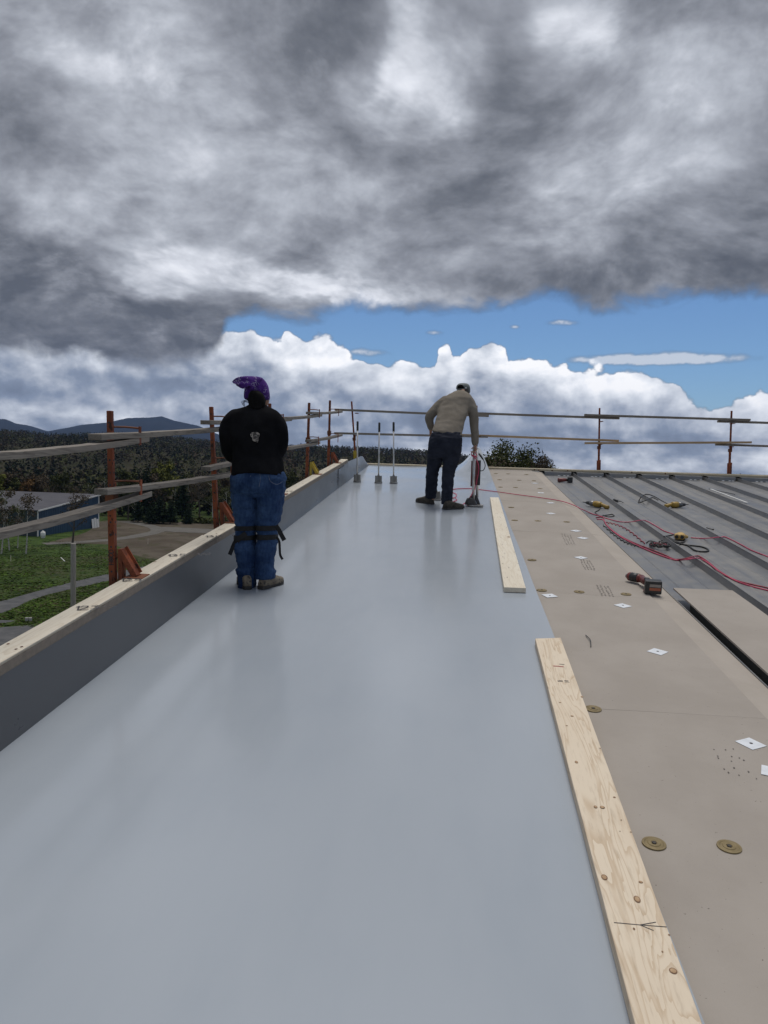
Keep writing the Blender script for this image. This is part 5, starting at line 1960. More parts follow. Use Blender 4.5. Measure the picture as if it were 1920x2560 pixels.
M['grass'], _nt, _b = new_mat('grass')
_v = coords(_nt)
_a = nnoise(_nt, _v, .03, 6, .6)
_c = nnoise(_nt, _v, .30, 7, .70)
_d = nnoise(_nt, _v, 1.6, 6, .75)
_col = nmix(_nt, nmap(_nt, _c * .5 + _d * .5, .40, .60), (.014, .026, .008), (.062, .105, .022))
_col = nmix(_nt, nmap(_nt, _a * .6 + _c * .4, .50, .60) * .75, _col, (.052, .047, .028))
_col = nmix(_nt, nmap(_nt, _d, .60, .68) * .5, _col, (.016, .018, .010))
setin(_nt, _b.inputs['Base Color'], _col)
_b.inputs['Roughness'].default_value = .95
_b.inputs['Specular IOR Level'].default_value = .1
bump(_nt, _b, _d * .6 + _c, .8, .3)
M['gravel'] = pbr('gravel', (.075, .077, .082), (.110, .110, .112), .7, rough=.95, detail=10, bmp=.4, bscale=6, spec=.1)
M['dirt'] = pbr('dirt', (.066, .053, .040), (.098, .083, .065), .12, (1, 1, 1), .95, detail=10, bmp=.5, bscale=2.0, spec=.1, speck=(.35, .57, (.055, .052, .028)))
M['track'] = pbr('track', (.085, .078, .068), (.115, .108, .096), .5, rough=.95, detail=9)
M['hill_floor'] = pbr('hill_floor', (.030, .032, .020), (.048, .044, .030), .02, rough=1, spec=0, detail=8)
M['mountain_forest'] = pbr('mountain_forest', (.010, .014, .020), (.016, .020, .025), .004, rough=1, spec=0, detail=9)


def vcol_mat(name, rough=1.0):
    m, nt, b = new_mat(name)
    at = nt.nodes.new('ShaderNodeAttribute')
    at.attribute_name = 'tint'
    c = Soc(nt, at.outputs['Color'])
    v = coords(nt)
    n = nnoise(nt, v, .8, 4, .6)
    setin(nt, b.inputs['Base Color'], nmix(nt, nmap(nt, n, .3, .7) * .5, c, (0.012, .014, .009)))
    b.inputs['Roughness'].default_value = rough
    b.inputs['Specular IOR Level'].default_value = .05
    return m


M['far_leaves'] = vcol_mat('far_leaves')
rows = [-24000, -4000, -1000, -300, -100, 0, 60, 120, 200, 320, 600, 1200, 4000, 24000]
g_ = MB().sheet([[Vector((x, y, ZG)) for x in rows] for y in rows])
o = g_.build('ground', M['grass'], origin=(0, 0, ZG))
tag(o, kind='structure')


def strip(name, up_e, lo_e, mat, h, kind='structure'):
    up_s, lo_s = spline([Vector((*q, 0)) for q in up_e], 5), spline([Vector((*q, 0)) for q in lo_e], 5)
    r2 = random.Random(len(up_e))
    grid = []
    n = 6
    a = [gp(q.x, q.y, h) for q in up_s]
    b = [gp(q.x, q.y, h) for q in lo_s]
    for i, (p, q) in enumerate(zip(a, b)):
        j1, j2 = mnoise.noise(Vector((i * .7, 1, 0))) * .5, mnoise.noise(Vector((i * .7, 9, 0))) * .5
        dv = (q - p)
        dv = dv.normalized() if dv.length > 1e-6 else Vector((0, 0, 0))
        p2, q2 = p + dv * j1, q + dv * j2
        grid.append([p2.lerp(q2, k / n) for k in range(n + 1)])
    o = MB().sheet(grid).build(name, M[mat])
    return tag(o, kind=kind)


strip('gravel_road', [(-120, 1528), (0, 1504), (65, 1486), (178, 1456), (276, 1434), (380, 1412)], [(-120, 1562), (0, 1534), (39, 1519), (93, 1495), (193, 1469), (400, 1426)], 'gravel', .02)
strip('gravel_yard', [(-120, 1575), (0, 1569), (60, 1564), (150, 1560), (260, 1556)], [(-120, 1700), (0, 1700), (60, 1700), (150, 1690), (260, 1680)], 'gravel', .02)
strip('gravel_yard', [(-60, 1552), (0, 1551), (20, 1551), (36, 1552)], [(-60, 1559), (0, 1558), (20, 1556), (36, 1553)], 'gravel', .024)
strip('dirt_lot', [(120, 1356), (215, 1331), (250, 1304), (330, 1302), (420, 1304), (560, 1309), (680, 1312), (800, 1316)],
      [(120, 1360), (215, 1360), (290, 1364), (330, 1386), (400, 1398), (560, 1402), (680, 1402), (800, 1402)], 'dirt', .02)
cen = spline([gp(*q, .045) for q in ((110, 1360), (210, 1355), (300, 1347), (365, 1336), (396, 1327), (384, 1318), (345, 1309), (305, 1304))], 6)
grid = []
for i_, p in enumerate(cen):
    dv = (cen[min(i_ + 1, len(cen) - 1)] - cen[max(i_ - 1, 0)]).normalized()
    sd_v = Vector((dv.y, -dv.x, 0))
    w_ = 1.7 + .5 * mnoise.noise(Vector((i_ * .5, 3, 0)))
    grid.append([p + sd_v * (w_ * k / 3) for k in range(-3, 4)])
tag(MB().sheet(grid).build('dirt_track', M['track']), kind='structure')
strip('dirt_track', [(402, 1318), (440, 1319), (500, 1322), (560, 1326)], [(406, 1328), (440, 1331), (500, 1333), (560, 1336)], 'track', .075)

# hills and mountains
sky_pts = [(-260, 1066), (-100, 1071), (0, 1076), (60, 1075), (120, 1085), (180, 1084), (300, 1083), (400, 1088), (480, 1096), (560, 1106), (650, 1112), (776, 1113), (850, 1116), (930, 1119),
           (1000, 1122), (1100, 1127), (1180, 1141), (1240, 1150), (1300, 1160), (1390, 1173), (1500, 1190), (1700, 1200)]
sk = []
for x, y in sky_pts:
    a, e = azel(x, y)
    sk.append((a, e))


def sky_el(a):
    return float(np.interp(a, [q[0] for q in sk], [q[1] for q in sk]))


RR, R0_ = 1300.0, 300.0


def hill_z(a, r):
    zt_ = CAMZ + math.tan(sky_el(a)) * RR - 9.0
    t = (r - R0_) / (RR - R0_)
    if t <= 0:
        return ZG - .5
    if t > 1:
        return ZG + (zt_ - ZG) * max(0.0, 1 - (t - 1) * 1.2)
    s = t * t * (3 - 2 * t)
    b = 5 * mnoise.noise(Vector((a * 9, r * .006, 0))) + 3 * mnoise.noise(Vector((a * 30, r * .016, 4)))
    return ZG + (zt_ - ZG) * (s * .6 + t * .4) + b * (1 - s) * t * 3 - .3


grid = []
for i in range(40):
    r = 280 + 1500 * i / 39
    row = []
    for j in range(90):
        a = -.75 + 1.25 * j / 89
        row.append(Vector((r * math.sin(a), r * math.cos(a), hill_z(a, r))))
    grid.append(row)
o = MB().sheet(grid).build('hill', M['hill_floor'], smooth=True)
tag(o, kind='structure')

mpts = [(-300, 1062), (-150, 1040), (-60, 1036), (0, 1046), (16, 1047), (38, 1057), (75, 1063), (119, 1077), (174, 1067), (203, 1061), (269, 1055), (318, 1044), (347, 1043), (376, 1042.5), (405, 1039.6), (434, 1050),
        (495, 1063), (547, 1085), (620, 1104), (720, 1122), (900, 1150)]
ma = [azel(*q) for q in mpts]
grid = []
for i in range(16):
    u = i / 15
    r = 4200 + 2800 * u
    row = []
    for j in range(220):
        a = ma[0][0] + (ma[-1][0] - ma[0][0]) * j / 219
        e = float(np.interp(a, [q[0] for q in ma], [q[1] for q in ma]))
        zt_ = CAMZ + math.tan(e) * 7000
        s = u ** 1.3
        nz = 45 * mnoise.noise(Vector((a * 22, u * 3.5, 1))) + 20 * mnoise.noise(Vector((a * 70, u * 9, 2)))
        z = ZG - 4 + (zt_ - ZG) * s + nz * math.sin(min(1.0, u) * math.pi) * 1.0
        if u == 1:
            z += 2.5 * mnoise.noise(Vector((a * 260, 0, 0)))
        row.append(Vector((r * math.sin(a), r * math.cos(a), z)))
    grid.append(row)
grid.append([q + Vector((q.x, q.y, 0)).normalized() * 900 - Vector((0, 0, 400)) for q in grid[-1]])
o = MB().sheet(grid).build('mountain', M['mountain_forest'], smooth=True)
tag(o, kind='structure')


# distant wood: thousands of small crowns in one mesh
def leaf_cloud(c, rx, rz, n, size, rng, V, F, T, tint, conifer=False):
    for _ in range(n):
        while True:
            u = Vector((rng.uniform(-1, 1), rng.uniform(-1, 1), rng.uniform(-1, 1)))
            if u.length <= 1:
                break
        if conifer:
            k = (1 - (u.z + 1) / 2) ** .8
            p = c + Vector((u.x * rx * k, u.y * rx * k, u.z * rz))
            s = size * (.5 + .7 * k)
        else:
            p = c + Vector((u.x * rx, u.y * rx, u.z * rz))
            s = size * rng.uniform(.6, 1.2)
        a = Vector((rng.uniform(-1, 1), rng.uniform(-1, 1), rng.uniform(-.6, .6))).normalized()
        b = a.cross(Vector((rng.uniform(-1, 1), rng.uniform(-1, 1), rng.uniform(-1, 1)))).normalized()
        i = len(V)
        V += [p - a * s - b * s * .6, p + a * s * .8 - b * s * .8, p + a * s + b * s * .7, p - a * s * .7 + b * s]
        F.append((i, i + 1, i + 2, i + 3))
        f = rng.uniform(.85, 1.12)
        T += [(tint[0] * f, tint[1] * f, tint[2] * f, 1)] * 4


TINT = [(.056, .050, .041), (.064, .056, .044), (.060, .066, .031), (.074, .078, .034), (.070, .050, .037), (.017, .027, .020), (.015, .024, .018)]
rng = random.Random(11)
V, F, T = [], [], []
for k in range(7600):
    a = rng.uniform(-.66, .27)
    near = k % 4 == 0
    r = rng.uniform(225, 420) if near else 300 + (RR + 30 - 300) * math.sqrt(rng.random())
    if near and a > .02:
        continue
    con = rng.random() < (.24 + .3 * (mnoise.noise(Vector((a * 14, r * .004, 7))) > .12) + (.2 if r > 1200 else 0))
    h = rng.uniform(7, 12.5) if not near else rng.uniform(6, 10.5)
    z = hill_z(a, r)
    tint = rng.choice(TINT[5:]) if con else rng.choice(TINT[:5])
    c = Vector((r * math.sin(a), r * math.cos(a), z + h * .55))
    if con:
        leaf_cloud(c, h * .23, h * .5, 20, h * .075, rng, V, F, T, tint, True)
    else:
        leaf_cloud(c, h * .38, h * .42, 26, h * .068, rng, V, F, T, tint)
me = bpy.data.meshes.new('forest')
me.from_pydata([tuple(q) for q in V], [], F)
at = me.color_attributes.new('tint', 'FLOAT_COLOR', 'POINT')
at.data.foreach_set('color', np.array(T, dtype=np.float32).ravel())
me.materials.append(M['far_leaves'])
o = bpy.data.objects.new('forest', me)
COL.objects.link(o)
tag(o, 'brown and dark green spring wood covering the far hillside', 'wood', kind='stuff')

# trees one can tell apart
M['bark_grey'] = pbr('bark_grey', (.115, .10, .085), (.07, .06, .05), 3, (1, 1, .2), .95, bmp=.5, bscale=12, spec=.1)
M['bark_birch'] = pbr('bark_birch', (.52, .50, .47), (.36, .34, .31), 3, (1, 1, 3), .8, speck=(3.5, .60, (.05, .045, .04)), spec=.1)
M['leaf_olive'] = pbr('leaf_olive', (.072, .080, .030), (.050, .058, .022), 1.2, rough=.9, spec=.1)
M['leaf_yellow'] = pbr('leaf_yellow', (.125, .130, .030), (.085, .092, .024), 1.2, rough=.9, spec=.1)
M['leaf_brown'] = pbr('leaf_brown', (.095, .074, .048), (.066, .052, .036), 1.2, rough=.9, spec=.1)
M['leaf_rust'] = pbr('leaf_rust', (.15, .085, .035), (.10, .06, .028), 1.2, rough=.9, spec=.1)
M['leaf_dark'] = pbr('leaf_dark', (.016, .030, .016), (.026, .042, .022), 1.2, rough=.9, spec=.1)


def make_tree(kind, h, seed, leaf):
    """tapered trunk with limbs, crown of small leaf faces; base at the origin"""
    rg = random.Random(seed)
    t = bpy.data.objects.new('tree', None)
    t.empty_display_size = 1
    COL.objects.link(t)
    tr_ = MB()
    V, F, T = [], [], []
    if kind == 'conifer':
        tr_.tube([(0, 0, -.3), (0, 0, h * .5), (0, 0, h)], [h * .018, h * .011, .02], 7)
        k = 0
        z = h * .10
        while z < h * .985:
            w = h * .235 * (1 - (z / h)) ** .75 + .08
            nb_ = 9
            for i in range(nb_):
                a = rg.uniform(0, 6.28)
                L = w * rg.uniform(.7, 1.12)
                d = Vector((math.cos(a), math.sin(a), -.22))
                for q in range(5):
                    u = (q + .6) / 5
                    c = Vector((0, 0, z)) + d * (L * u) + Vector((0, 0, .10 * L * u * u))
                    s = (.10 + .11 * (1 - u)) * w * 1.35 + .05
                    leaf_cloud(c, s * .6, s * .3, 2, s * .62, rg, V, F, T, (1, 1, 1))
            z += h * .042
    else:
        lean = Vector((rg.uniform(-.05, .05), rg.uniform(-.05, .05), 1))
        r0 = h * (.012 if kind == 'birch' else .02)
        top_ = lean * (h * .92)
        trunk = spline([Vector((0, 0, -.3)), lean * (h * .3) + Vector((rg.uniform(-.1, .1), rg.uniform(-.1, .1), 0)), lean * (h * .6), top_], 4)
        tr_.tube(trunk, [r0 * (1 - .86 * i / (len(trunk) - 1)) for i in range(len(trunk))], 8)
        tips = [top_]
        nl = {'birch': 12, 'brush': 30}.get(kind, 14)
        for i in range(nl):
            z = h * rg.uniform(.28, .85)
            a = rg.uniform(0, 6.28)
            L = h * rg.uniform(.18, .36) * (1.15 - .6 * z / h) * {'broad': 1.25, 'bare': 1.2, 'birch': .66, 'brush': .8}[kind]
            p0 = lean * z
            d = Vector((math.cos(a), math.sin(a), rg.uniform(.6, 1.3))).normalized()
            p1, p2 = p0 + d * L * .5, p0 + d * L + Vector((0, 0, L * .12))
            tr_.tube([p0, p1, p2], [r0 * .42, r0 * .25, r0 * .08], 5)
            tips += [p1.lerp(p2, .5), p2]
            for q in range({'bare': 8, 'brush': 12}.get(kind, 5)):
                b0 = p0.lerp(p2, rg.uniform(.35, .95))
                e = b0 + (d + Vector((rg.uniform(-1, 1), rg.uniform(-1, 1), rg.uniform(-.2, .9)))).normalized() * L * rg.uniform(.2, .5)
                tr_.tube([b0, e], [r0 * .13, r0 * .05], 4)
                tips.append(e)
        dens = {'broad': 20, 'birch': 10, 'bare': 6, 'brush': 44}[kind]
        for p in tips:
            leaf_cloud(p, h * .062, h * .055, dens, h * {'broad': .018, 'birch': .0105, 'bare': .011, 'brush': .0052}[kind], rg, V, F, T, (1, 1, 1))
        if kind == 'broad':
            for i in range(50):
                a, rr_ = rg.uniform(0, 6.28), h * .27 * math.sqrt(rg.random())
                z = h * rg.uniform(.42, .98)
                rr_ *= math.sqrt(max(.05, 1 - ((z / h - .66) / .36) ** 2))
                leaf_cloud(Vector((rr_ * math.cos(a), rr_ * math.sin(a), z)), h * .06, h * .05, 14, h * .018, rg, V, F, T, (1, 1, 1))
    zmax = max([q.z for q in V] + [q.z for q in tr_.v])
    kz = h / zmax
    V = [Vector((q.x * kz, q.y * kz, q.z * kz)) for q in V]
    tr_.v = [Vector((q.x * kz, q.y * kz, q.z * kz if q.z > 0 else q.z)) for q in tr_.v]
    tm = tr_.mesh('trunk')
    tm.materials.append(M['bark_birch' if kind == 'birch' else 'bark_grey'])
    a = bpy.data.objects.new('trunk', tm)
    COL.objects.link(a)
    a.parent = t
    cm = bpy.data.meshes.new('crown')
    cm.from_pydata([tuple(q) for q in V], [], F)
    cm.materials.append(M[leaf])
    b = bpy.data.objects.new('crown', cm)
    COL.objects.link(b)
    b.parent = t
    return t


PROTO = {}
used = set()


def place_tree(kind, leaf, var, pos, h, label, group, rot=None):
    key = (kind, leaf, var)
    if key not in PROTO:
        PROTO[key] = make_tree(kind, 10.0, hash((kind, var)) % 1000 if False else sum(map(ord, kind)) + 17 * var, leaf)
    p = PROTO[key]
    t = p if key not in used else copy_tree(p)
    used.add(key)
    t.name = {'conifer': 'conifer_tree', 'broad': 'leafy_tree', 'birch': 'birch_tree', 'bare': 'bare_tree', 'brush': 'brush_tree'}[kind]
    t.location = pos
    s = h / 10.0
    t.scale = (s, s, s)
    t.rotation_euler = (0, 0, rnd.uniform(0, 6.28) if rot is None else rot)
    return tag(t, label, 'tree', group)


def tree_px(kind, leaf, var, bx, by, ty, label, group=None, wide=1.0):
    b = gp(bx, by)
    d = math.hypot(b.x, b.y)
    e = math.tan(azel(bx, ty)[1])
    h = CAMZ + e * d - ZG
    t = place_tree(kind, leaf, var, b, h, label, group)
    t.scale = (t.scale[0] * wide, t.scale[1] * wide, t.scale[2])
    return t


GB = 'white birches in front of the blue building'
for bx, by, ty in ((65, 1384, 1232), (3, 1384, 1218), (24, 1376, 1240), (-14, 1372, 1215), (44, 1370, 1262)):
    tree_px('birch', 'leaf_brown' if int(bx) % 2 else 'leaf_olive', int(bx) % 3, bx, by, ty, 'slender white birch growing in front of the blue building', GB, 1.1)
tree_px('bare', 'leaf_brown', 0, 181, 1360, 1226, 'dark bare tree with spreading limbs before the blue wall', None, 1.15)
for i, (bx, by, ty, lf, lab) in enumerate(((36, 1300, 1186, 'leaf_olive', 'olive green tree behind the blue building\'s roof'), (60, 1300, 1196, 'leaf_rust', 'rust coloured tree behind the blue building\'s roof'),
                                           (152, 1294, 1178, 'leaf_olive', 'tall olive tree standing behind the middle of the blue building'), (405, 1292, 1150, 'leaf_yellow', 'bright yellow-green round tree at the edge of the dirt lot'),
                                           (320, 1298, 1170, 'leaf_olive', 'olive tree beside the utility poles'), (716, 1300, 1178, 'leaf_olive', 'olive tree seen past the jeans of the standing worker'),
                                           (-20, 1304, 1165, 'leaf_yellow', 'yellowish tree behind the birches'))):
    tree_px('broad', lf, i % 3, bx, by, ty, lab)
GC = 'dark conifers along the dirt lot'
for i, (bx, by, ty, w) in enumerate(((398, 1309, 1236, 1.9), (425, 1310, 1246, 1.9), (345, 1306, 1240, 1.4), (365, 1296, 1152, .9), (335, 1292, 1160, .9), (455, 1296, 1176, 1.1), (375, 1310, 1258, 1.7), (470, 1310, 1262, 1.6), (640, 1308, 1240, 1.6))):
    tree_px('conifer', 'leaf_dark', i % 3, bx, by, ty, 'tall narrow dark spruce rising above the wood edge' if w < 1.2 else 'low broad dark conifer at the edge of the dirt lot', GC, w)
rg = random.Random(5)
for i in range(44):
    bx = rg.uniform(-40, 790)
    by = rg.uniform(1272, 1300)
    ty = rg.uniform(1165, 1222)
    if i % 3 == 0:
        tree_px('bare', 'leaf_brown', i % 2 + 1, bx, by, ty, 'bare grey-brown tree in the wood edge beyond the lot', 'bare trees of the wood edge')
    elif i % 3 == 1:
        tree_px('broad', 'leaf_brown', i % 3, bx, by, ty + 8, 'brownish budding tree in the wood edge beyond the lot', 'budding trees of the wood edge')
    else:
        tree_px('birch', 'leaf_olive', i % 3, bx, by + 4, ty + 14, 'thin pale-trunked tree in the wood edge beyond the lot', 'pale-trunked trees of the wood edge', 1.3)
# brush tree rising behind the ridge, and treetops peeping over it
d = ray(1262, 1160)
d = Vector((d.x, d.y, 0)).normalized() * 88
tq = math.tan(azel(1262, 1094)[1]) * 88 + CAMZ
t = place_tree('brush', 'leaf_olive', 5, Vector((d.x, d.y, ZG)), tq - ZG, 'olive brush tree with feathery twigs rising behind the ridge', None)
t.scale = (t.scale[0] * 1.0, t.scale[1] * 1.0, t.scale[2])
for px_, ty_, r_, v_ in ((1222, 1122, 84, 7), (1298, 1128, 92, 8), (1338, 1148, 96, 7), (1212, 1135, 80, 8)):
    e_ = ray(px_, 1160)
    e_ = Vector((e_.x, e_.y, 0)).normalized() * r_
    hq = math.tan(azel(px_, ty_)[1]) * r_ + CAMZ - ZG
    place_tree('brush', 'leaf_brown' if v_ == 8 else 'leaf_olive', v_, Vector((e_.x, e_.y, ZG)), hq, 'lower brush tree crowding round the feathery one behind the ridge', 'brush behind the ridge')
d2 = Vector((d.x * 1.04 + 4.2, d.y * 1.04, ZG))
t = place_tree('brush', 'leaf_brown', 6, d2, tq - ZG - 1.2, 'thin twiggy treetop beside the brush tree behind the ridge', None)
t.scale = (t.scale[0] * .7, t.scale[1] * .7, t.scale[2])
for px_, ty in ((1515, 1173), (1647, 1177), (1722, 1179), (1738, 1179), (1812, 1181), (1915, 1183)):
    d = ray(px_, 1175)
    d = Vector((d.x, d.y, 0)).normalized() * 150
    tq = math.tan(azel(px_, ty + 2)[1]) * 150 + CAMZ
    place_tree('broad', 'leaf_olive', 1, Vector((d.x, d.y, ZG)), tq - ZG, 'small treetop just showing over the ridge board', 'treetops over the ridge board')

# blue metal building
bA, bB = gp(94, 1341), gp(246, 1318)
AB = (bB - bA)
ab = AB.normalized()
nl_ = Vector((-ab.y, ab.x, 0))
if nl_.x > 0:
    nl_ = -nl_


def z_over(p, px_, py_):
    dd_ = ray(px_, py_)
    return CAMZ + dd_.z * (p.x / dd_.x if abs(p.x) > abs(p.y) else p.y / dd_.y)


zA, zB = z_over(bA, 95.5, 1277), z_over(bB, 247, 1237)
DEP = 46.0
bb_ = thing('metal_building', bA, 'blue metal shed building with pale single-slope roof behind the birches', 'building')
M['blue_siding'], _nt, _b = new_mat('blue_siding')
_v = coords(_nt)
_n = nnoise(_nt, nvop(_nt, 'MULTIPLY', _v, (1, 1, .3)), .8, 5, .6)
setin(_nt, _b.inputs['Base Color'], nmix(_nt, nmap(_nt, _n, .3, .7), (.012, .040, .085), (.017, .052, .100)))
_b.inputs['Roughness'].default_value = .5
M['shed_roof'] = pbr('shed_roof', (.095, .094, .105), (.078, .077, .088), .3, rough=.8, metal=0, spec=.1)
z0 = Vector((0, 0, 1))
# gable wall as ribbed sheets between the corners
nsh = 14
for i in range(nsh):
    u0, u1 = i / nsh, (i + 1) / nsh
    p, q = bA + AB * u0, bA + AB * u1
    h0, h1 = zA + (zB - zA) * u0, zA + (zB - zA) * u1
    rib = -nl_.cross(z0).normalized()
    out = -nl_
    mb = MB()
    pts = []
    for w, o_ in ((0, 0), (.3, 0), (.34, .04), (.4, .04), (.44, 0), (.74, 0), (.78, .04), (.84, .04), (.88, 0), (1, 0)):
        b_ = p.lerp(q, w) + out * o_
        pts.append([b_, Vector((b_.x, b_.y, h0 + (h1 - h0) * w))])
    mb.sheet(pts)
    mb.build('wall_sheet', M['blue_siding'], bb_)
mb = MB().add([bA, bA + nl_ * DEP, bA + nl_ * DEP + z0 * (zA - ZG), bA + z0 * (zA - ZG)], [(0, 1, 2, 3)])
mb.build('low_wall', pbr('teal_siding', (.025, .042, .050), (.018, .034, .042), .6, (1, 1, .3), .55), bb_)
mb = MB().add([bB, bB + nl_ * DEP, bB + nl_ * DEP + z0 * (zB - ZG), bB + z0 * (zB - ZG)], [(0, 1, 2, 3)])
mb.build('high_wall', M['blue_siding'], bb_)
ov = .35
rA, rB = bA - ab * ov - nl_ * ov, bB + ab * ov - nl_ * ov
rA.z, rB.z = zA + .12, zB + .12
mb = MB().slab([[rA, rB], [rA + nl_ * (DEP + 2 * ov), rB + nl_ * (DEP + 2 * ov)]], .12)
rf = mb.build('roof', M['shed_roof'], bb_)
MB().bar(rA - nl_ * .03 - z0 * .12, rB - nl_ * .03 - z0 * .12, .1, .3).build('rake_trim', M['white_paint'], bb_)
for p, zt_ in ((bA, zA), (bB, zB)):
    MB().bar(p - nl_ * .06, Vector((p.x, p.y, zt_)) - nl_ * .06, .32, .12, up=nl_).build('corner_trim', M['white_paint'], bb_)
for u, hh_ in ((.885, 2.15), (.93, 2.3), (.972, 2.0)):
    p = bA + AB * u - nl_ * .3
    mb = MB().bar(p, p + z0 * hh_ + nl_ * .22, .95 if u < .95 else .7, .06, up=nl_)
    o = mb.build('leaning_panel', M['white_paint'])
    tag(o, 'white panel leaning on the blue wall near its far corner', 'panel', 'white panels leaning on the blue wall')
# propane tank beside it
tk = gp(107.5, 1345)
t = thing('propane_tank', tk, 'white upright propane tank beside the blue wall', 'tank')
MB().tube([tk + z0 * .1, tk + z0 * .22, tk + z0 * .42, tk + z0 * 1.05, tk + z0 * 1.25, tk + z0 * 1.34], [.30, .44, .48, .48, .40, .18], 16).build('shell', M['white_paint'], t, smooth=True)
MB().cyl(tk + z0 * 1.30, tk + z0 * 1.5, .2, .2, 14).build('valve_collar', M['white_paint'], t)
MB().cyl(tk, tk + z0 * .12, .38, .38, 14).build('foot_ring', M['white_paint'], t)
# weathered post standing just outside the parapet
pp = Vector((at_y(183, 1500, 22).x, 22, ZG))
zt_ = at_y(183, 1358, 22).z
mb = MB().tube([pp - z0 * .3, Vector((pp.x, pp.y, zt_ - .02)), Vector((pp.x, pp.y, zt_))], [.092, .080, .074], 10)
o = mb.build('timber_post', M['post_wood'], smooth=True)
tag(o, 'weathered round timber post standing just outside the parapet', 'post')
# pair of concrete blocks, stakes and a stick in the grass
for px_, s_ in ((67, 0), (76, .2)):
    q = gp(px_, 1552)
    mb = MB().box(q + z0 * .16, (.30, .30, .34), Matrix.Rotation(.4 + s_, 3, 'Z'))
    o = mb.build('concrete_block', M['concrete'], bevel=.02)
    tag(o, 'small concrete block standing in the grass by the gravel', 'block', 'pair of concrete blocks')
for bx, by, ty, lab in ((27, 1404, 1389, 'thin survey stake in the grass below the birches'), (370, 1360, 1347, 'thin survey stake at the edge of the dirt lot')):
    q = gp(bx, by)
    d = math.hypot(q.x, q.y)
    zz = CAMZ + math.tan(azel(bx, ty)[1]) * d
    o = MB().bar(q, Vector((q.x, q.y, zz)), .07, .05, up=(1, 0, 0)).build('survey_stake', M['wood_pale'])
    tag(o, lab, 'stake')
a, b = gp(152, 1394.5, .05), gp(162, 1404, .05)
o = MB().bar(a, b, .1, .08).build('white_stick', M['white_paint'])
tag(o, 'white stick lying in the grass', 'stick')
# utility poles and lines
ptops = []
for bx, by, ty in ((363, 1284, 1222), (368.5, 1281, 1222)):
    q = gp(bx, by)
    d = math.hypot(q.x, q.y)
    zz = CAMZ + math.tan(azel(bx, ty)[1]) * d
    t = thing('utility_pole', q, 'pale utility pole at the wood edge', 'pole', 'pair of utility poles')
    MB().tube([q, Vector((q.x, q.y, zz))], [.17, .12], 8).build('shaft', M['post_wood'], t)
    MB().bar(Vector((q.x - .9, q.y, zz - .5)), Vector((q.x + .9, q.y, zz - .5)), .1, .12).build('cross_arm', M['post_wood'], t)
    ptops.append(Vector((q.x, q.y, zz)))
for k, (oz, ex, ey) in enumerate(((-.4, 620, 1240), (-.9, 620, 1250), (-1.6, 620, 1262))):
    p = ptops[0] + z0 * oz
    q = at_y(ex, ey, p.y + 6)
    m_ = (p + q) / 2 - z0 * .7
    o = MB().tube(spline([p, m_, q], 8), .022, 4).build('power_line', M['grey_metal'])
    tag(o, 'thin power line strung from the utility pole past the orange post', 'power line', 'power lines')
# rough shrubs at the lot edge
SHL = 'low green shrub clump along the far edge of the dirt lot'
V, F, T = [], [], []
rg = random.Random(3)
for i in range(10):
    q = gp(470 + 12 * i + rg.uniform(-4, 4), 1309 + rg.uniform(-2, 2))
    V, F, T = [], [], []
    leaf_cloud(Vector((0, 0, .7)), 1.6, .8, 70, .3, rg, V, F, T, (1, 1, 1))
    me = bpy.data.meshes.new('shrub')
    me.from_pydata([tuple(v) for v in V], [], F)
    me.materials.append(M['leaf_olive'])
    o = bpy.data.objects.new('shrub', me)
    o.location = q
    COL.objects.link(o)
    tag(o, SHL, 'shrub', 'shrubs along the lot')

# rough grass standing up from the meadow, too fine to count
ROADS = [([(-120, 1528), (0, 1504), (65, 1486), (178, 1456), (276, 1434), (400, 1408)], [(-120, 1562), (0, 1534), (39, 1519), (93, 1495), (193, 1469), (400, 1426)])]


def in_band(x, y, m=1.0):
    for up_e, lo_e in ROADS:
        a = np.interp(x, [q[0] for q in up_e], [q[1] for q in up_e])
        b = np.interp(x, [q[0] for q in lo_e], [q[1] for q in lo_e])
        if a + m < y < b - m:
            return True
    return False


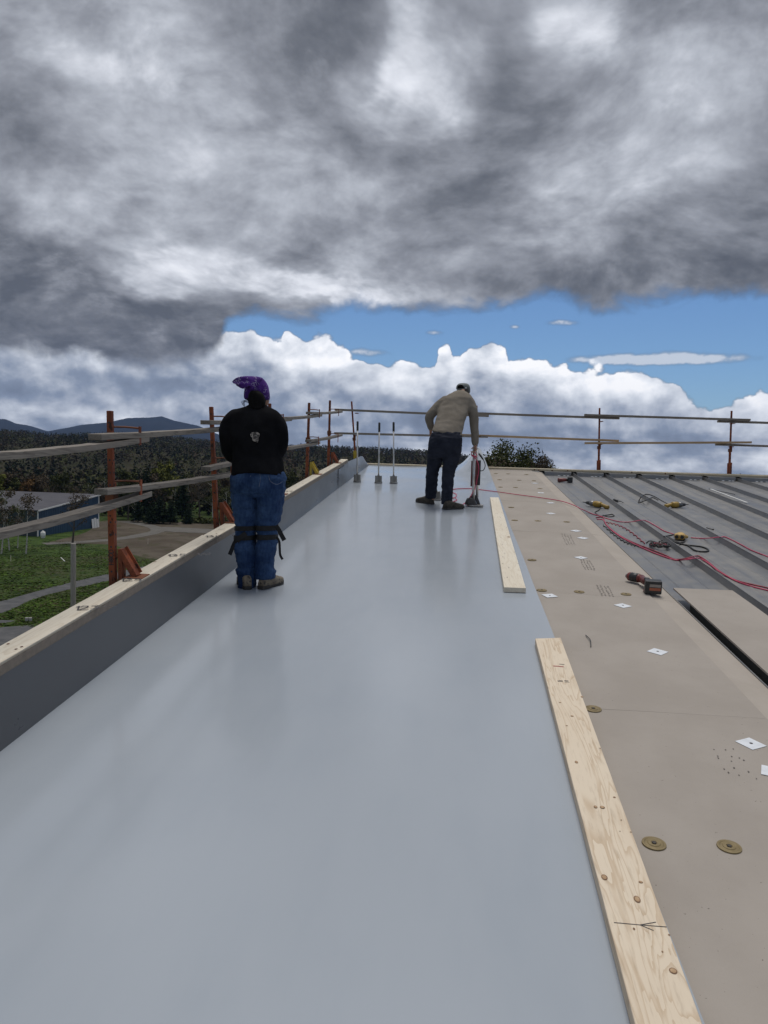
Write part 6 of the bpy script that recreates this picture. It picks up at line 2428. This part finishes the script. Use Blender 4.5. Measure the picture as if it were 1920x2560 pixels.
rg = random.Random(77)
V, F, T = [], [], []
while len(F) < 26000:
    x, y = rg.uniform(-60, 420), rg.uniform(1352, 1600)
    if in_band(x, y, rg.uniform(-1.5, 2.5)) or (y > 1566 + rg.uniform(-3, 3) and x < 270) or (x > 215 and y < 1362 + (x - 215) * .24) or (x < 40 and 1550 < y < 1559):
        continue
    q = gp(x, y)
    k = mnoise.noise(Vector((q.x * .12, q.y * .12, 0))) + .5 * mnoise.noise(Vector((q.x * .5, q.y * .5, 3)))
    if k < rg.uniform(-.7, .5):
        continue
    f = .55 + .8 * max(0.0, k) + rg.uniform(0, .35)
    tint = (.092 * f, .155 * f, .030 * f, 1) if rg.random() < .75 else (.085 * f, .078 * f, .04 * f, 1)
    for _ in range(2):
        a = rg.uniform(0, 6.28)
        w, hgt = rg.uniform(.10, .30), rg.uniform(.015, .07)
        dv = Vector((math.cos(a) * w, math.sin(a) * w, 0))
        tip = Vector((rg.uniform(-.1, .1), rg.uniform(-.1, .1), hgt))
        i = len(V)
        V += [q - dv, q + dv, q + dv * .5 + tip, q - dv * .6 + tip * .9]
        F.append((i, i + 1, i + 2, i + 3))
        T += [tint] * 4
me = bpy.data.meshes.new('rough_grass')
me.from_pydata([tuple(v) for v in V], [], F)
at = me.color_attributes.new('tint', 'FLOAT_COLOR', 'POINT')
at.data.foreach_set('color', np.array(T, dtype=np.float32).ravel())
me.materials.append(M['far_leaves'])
o = bpy.data.objects.new('rough_grass', me)
COL.objects.link(o)
tag(o, 'rough green grass of the meadow beside the gravel road', 'grass', kind='stuff')

# ------------------------------------------------------------------ air
HAZE = True
if HAZE:
    mb = MB().box((0, 3600, (ZG - 1 + 620) / 2), (12000, 9200, 620 - ZG + 1))
    m, nt, b = new_mat('haze')
    nt.nodes.remove(b)
    pv = nt.nodes.new('ShaderNodeVolumePrincipled')
    pv.inputs['Color'].default_value = (.42, .60, 1.0, 1)
    pv.inputs['Density'].default_value = 4.2e-5
    pv.inputs['Anisotropy'].default_value = 0.2
    nt.links.new(pv.outputs[0], nt.nodes['Material Output'].inputs['Volume'])
    o = mb.build('haze', m)
    tag(o, 'thin bluish air between the roof and the mountains', 'haze', kind='stuff')
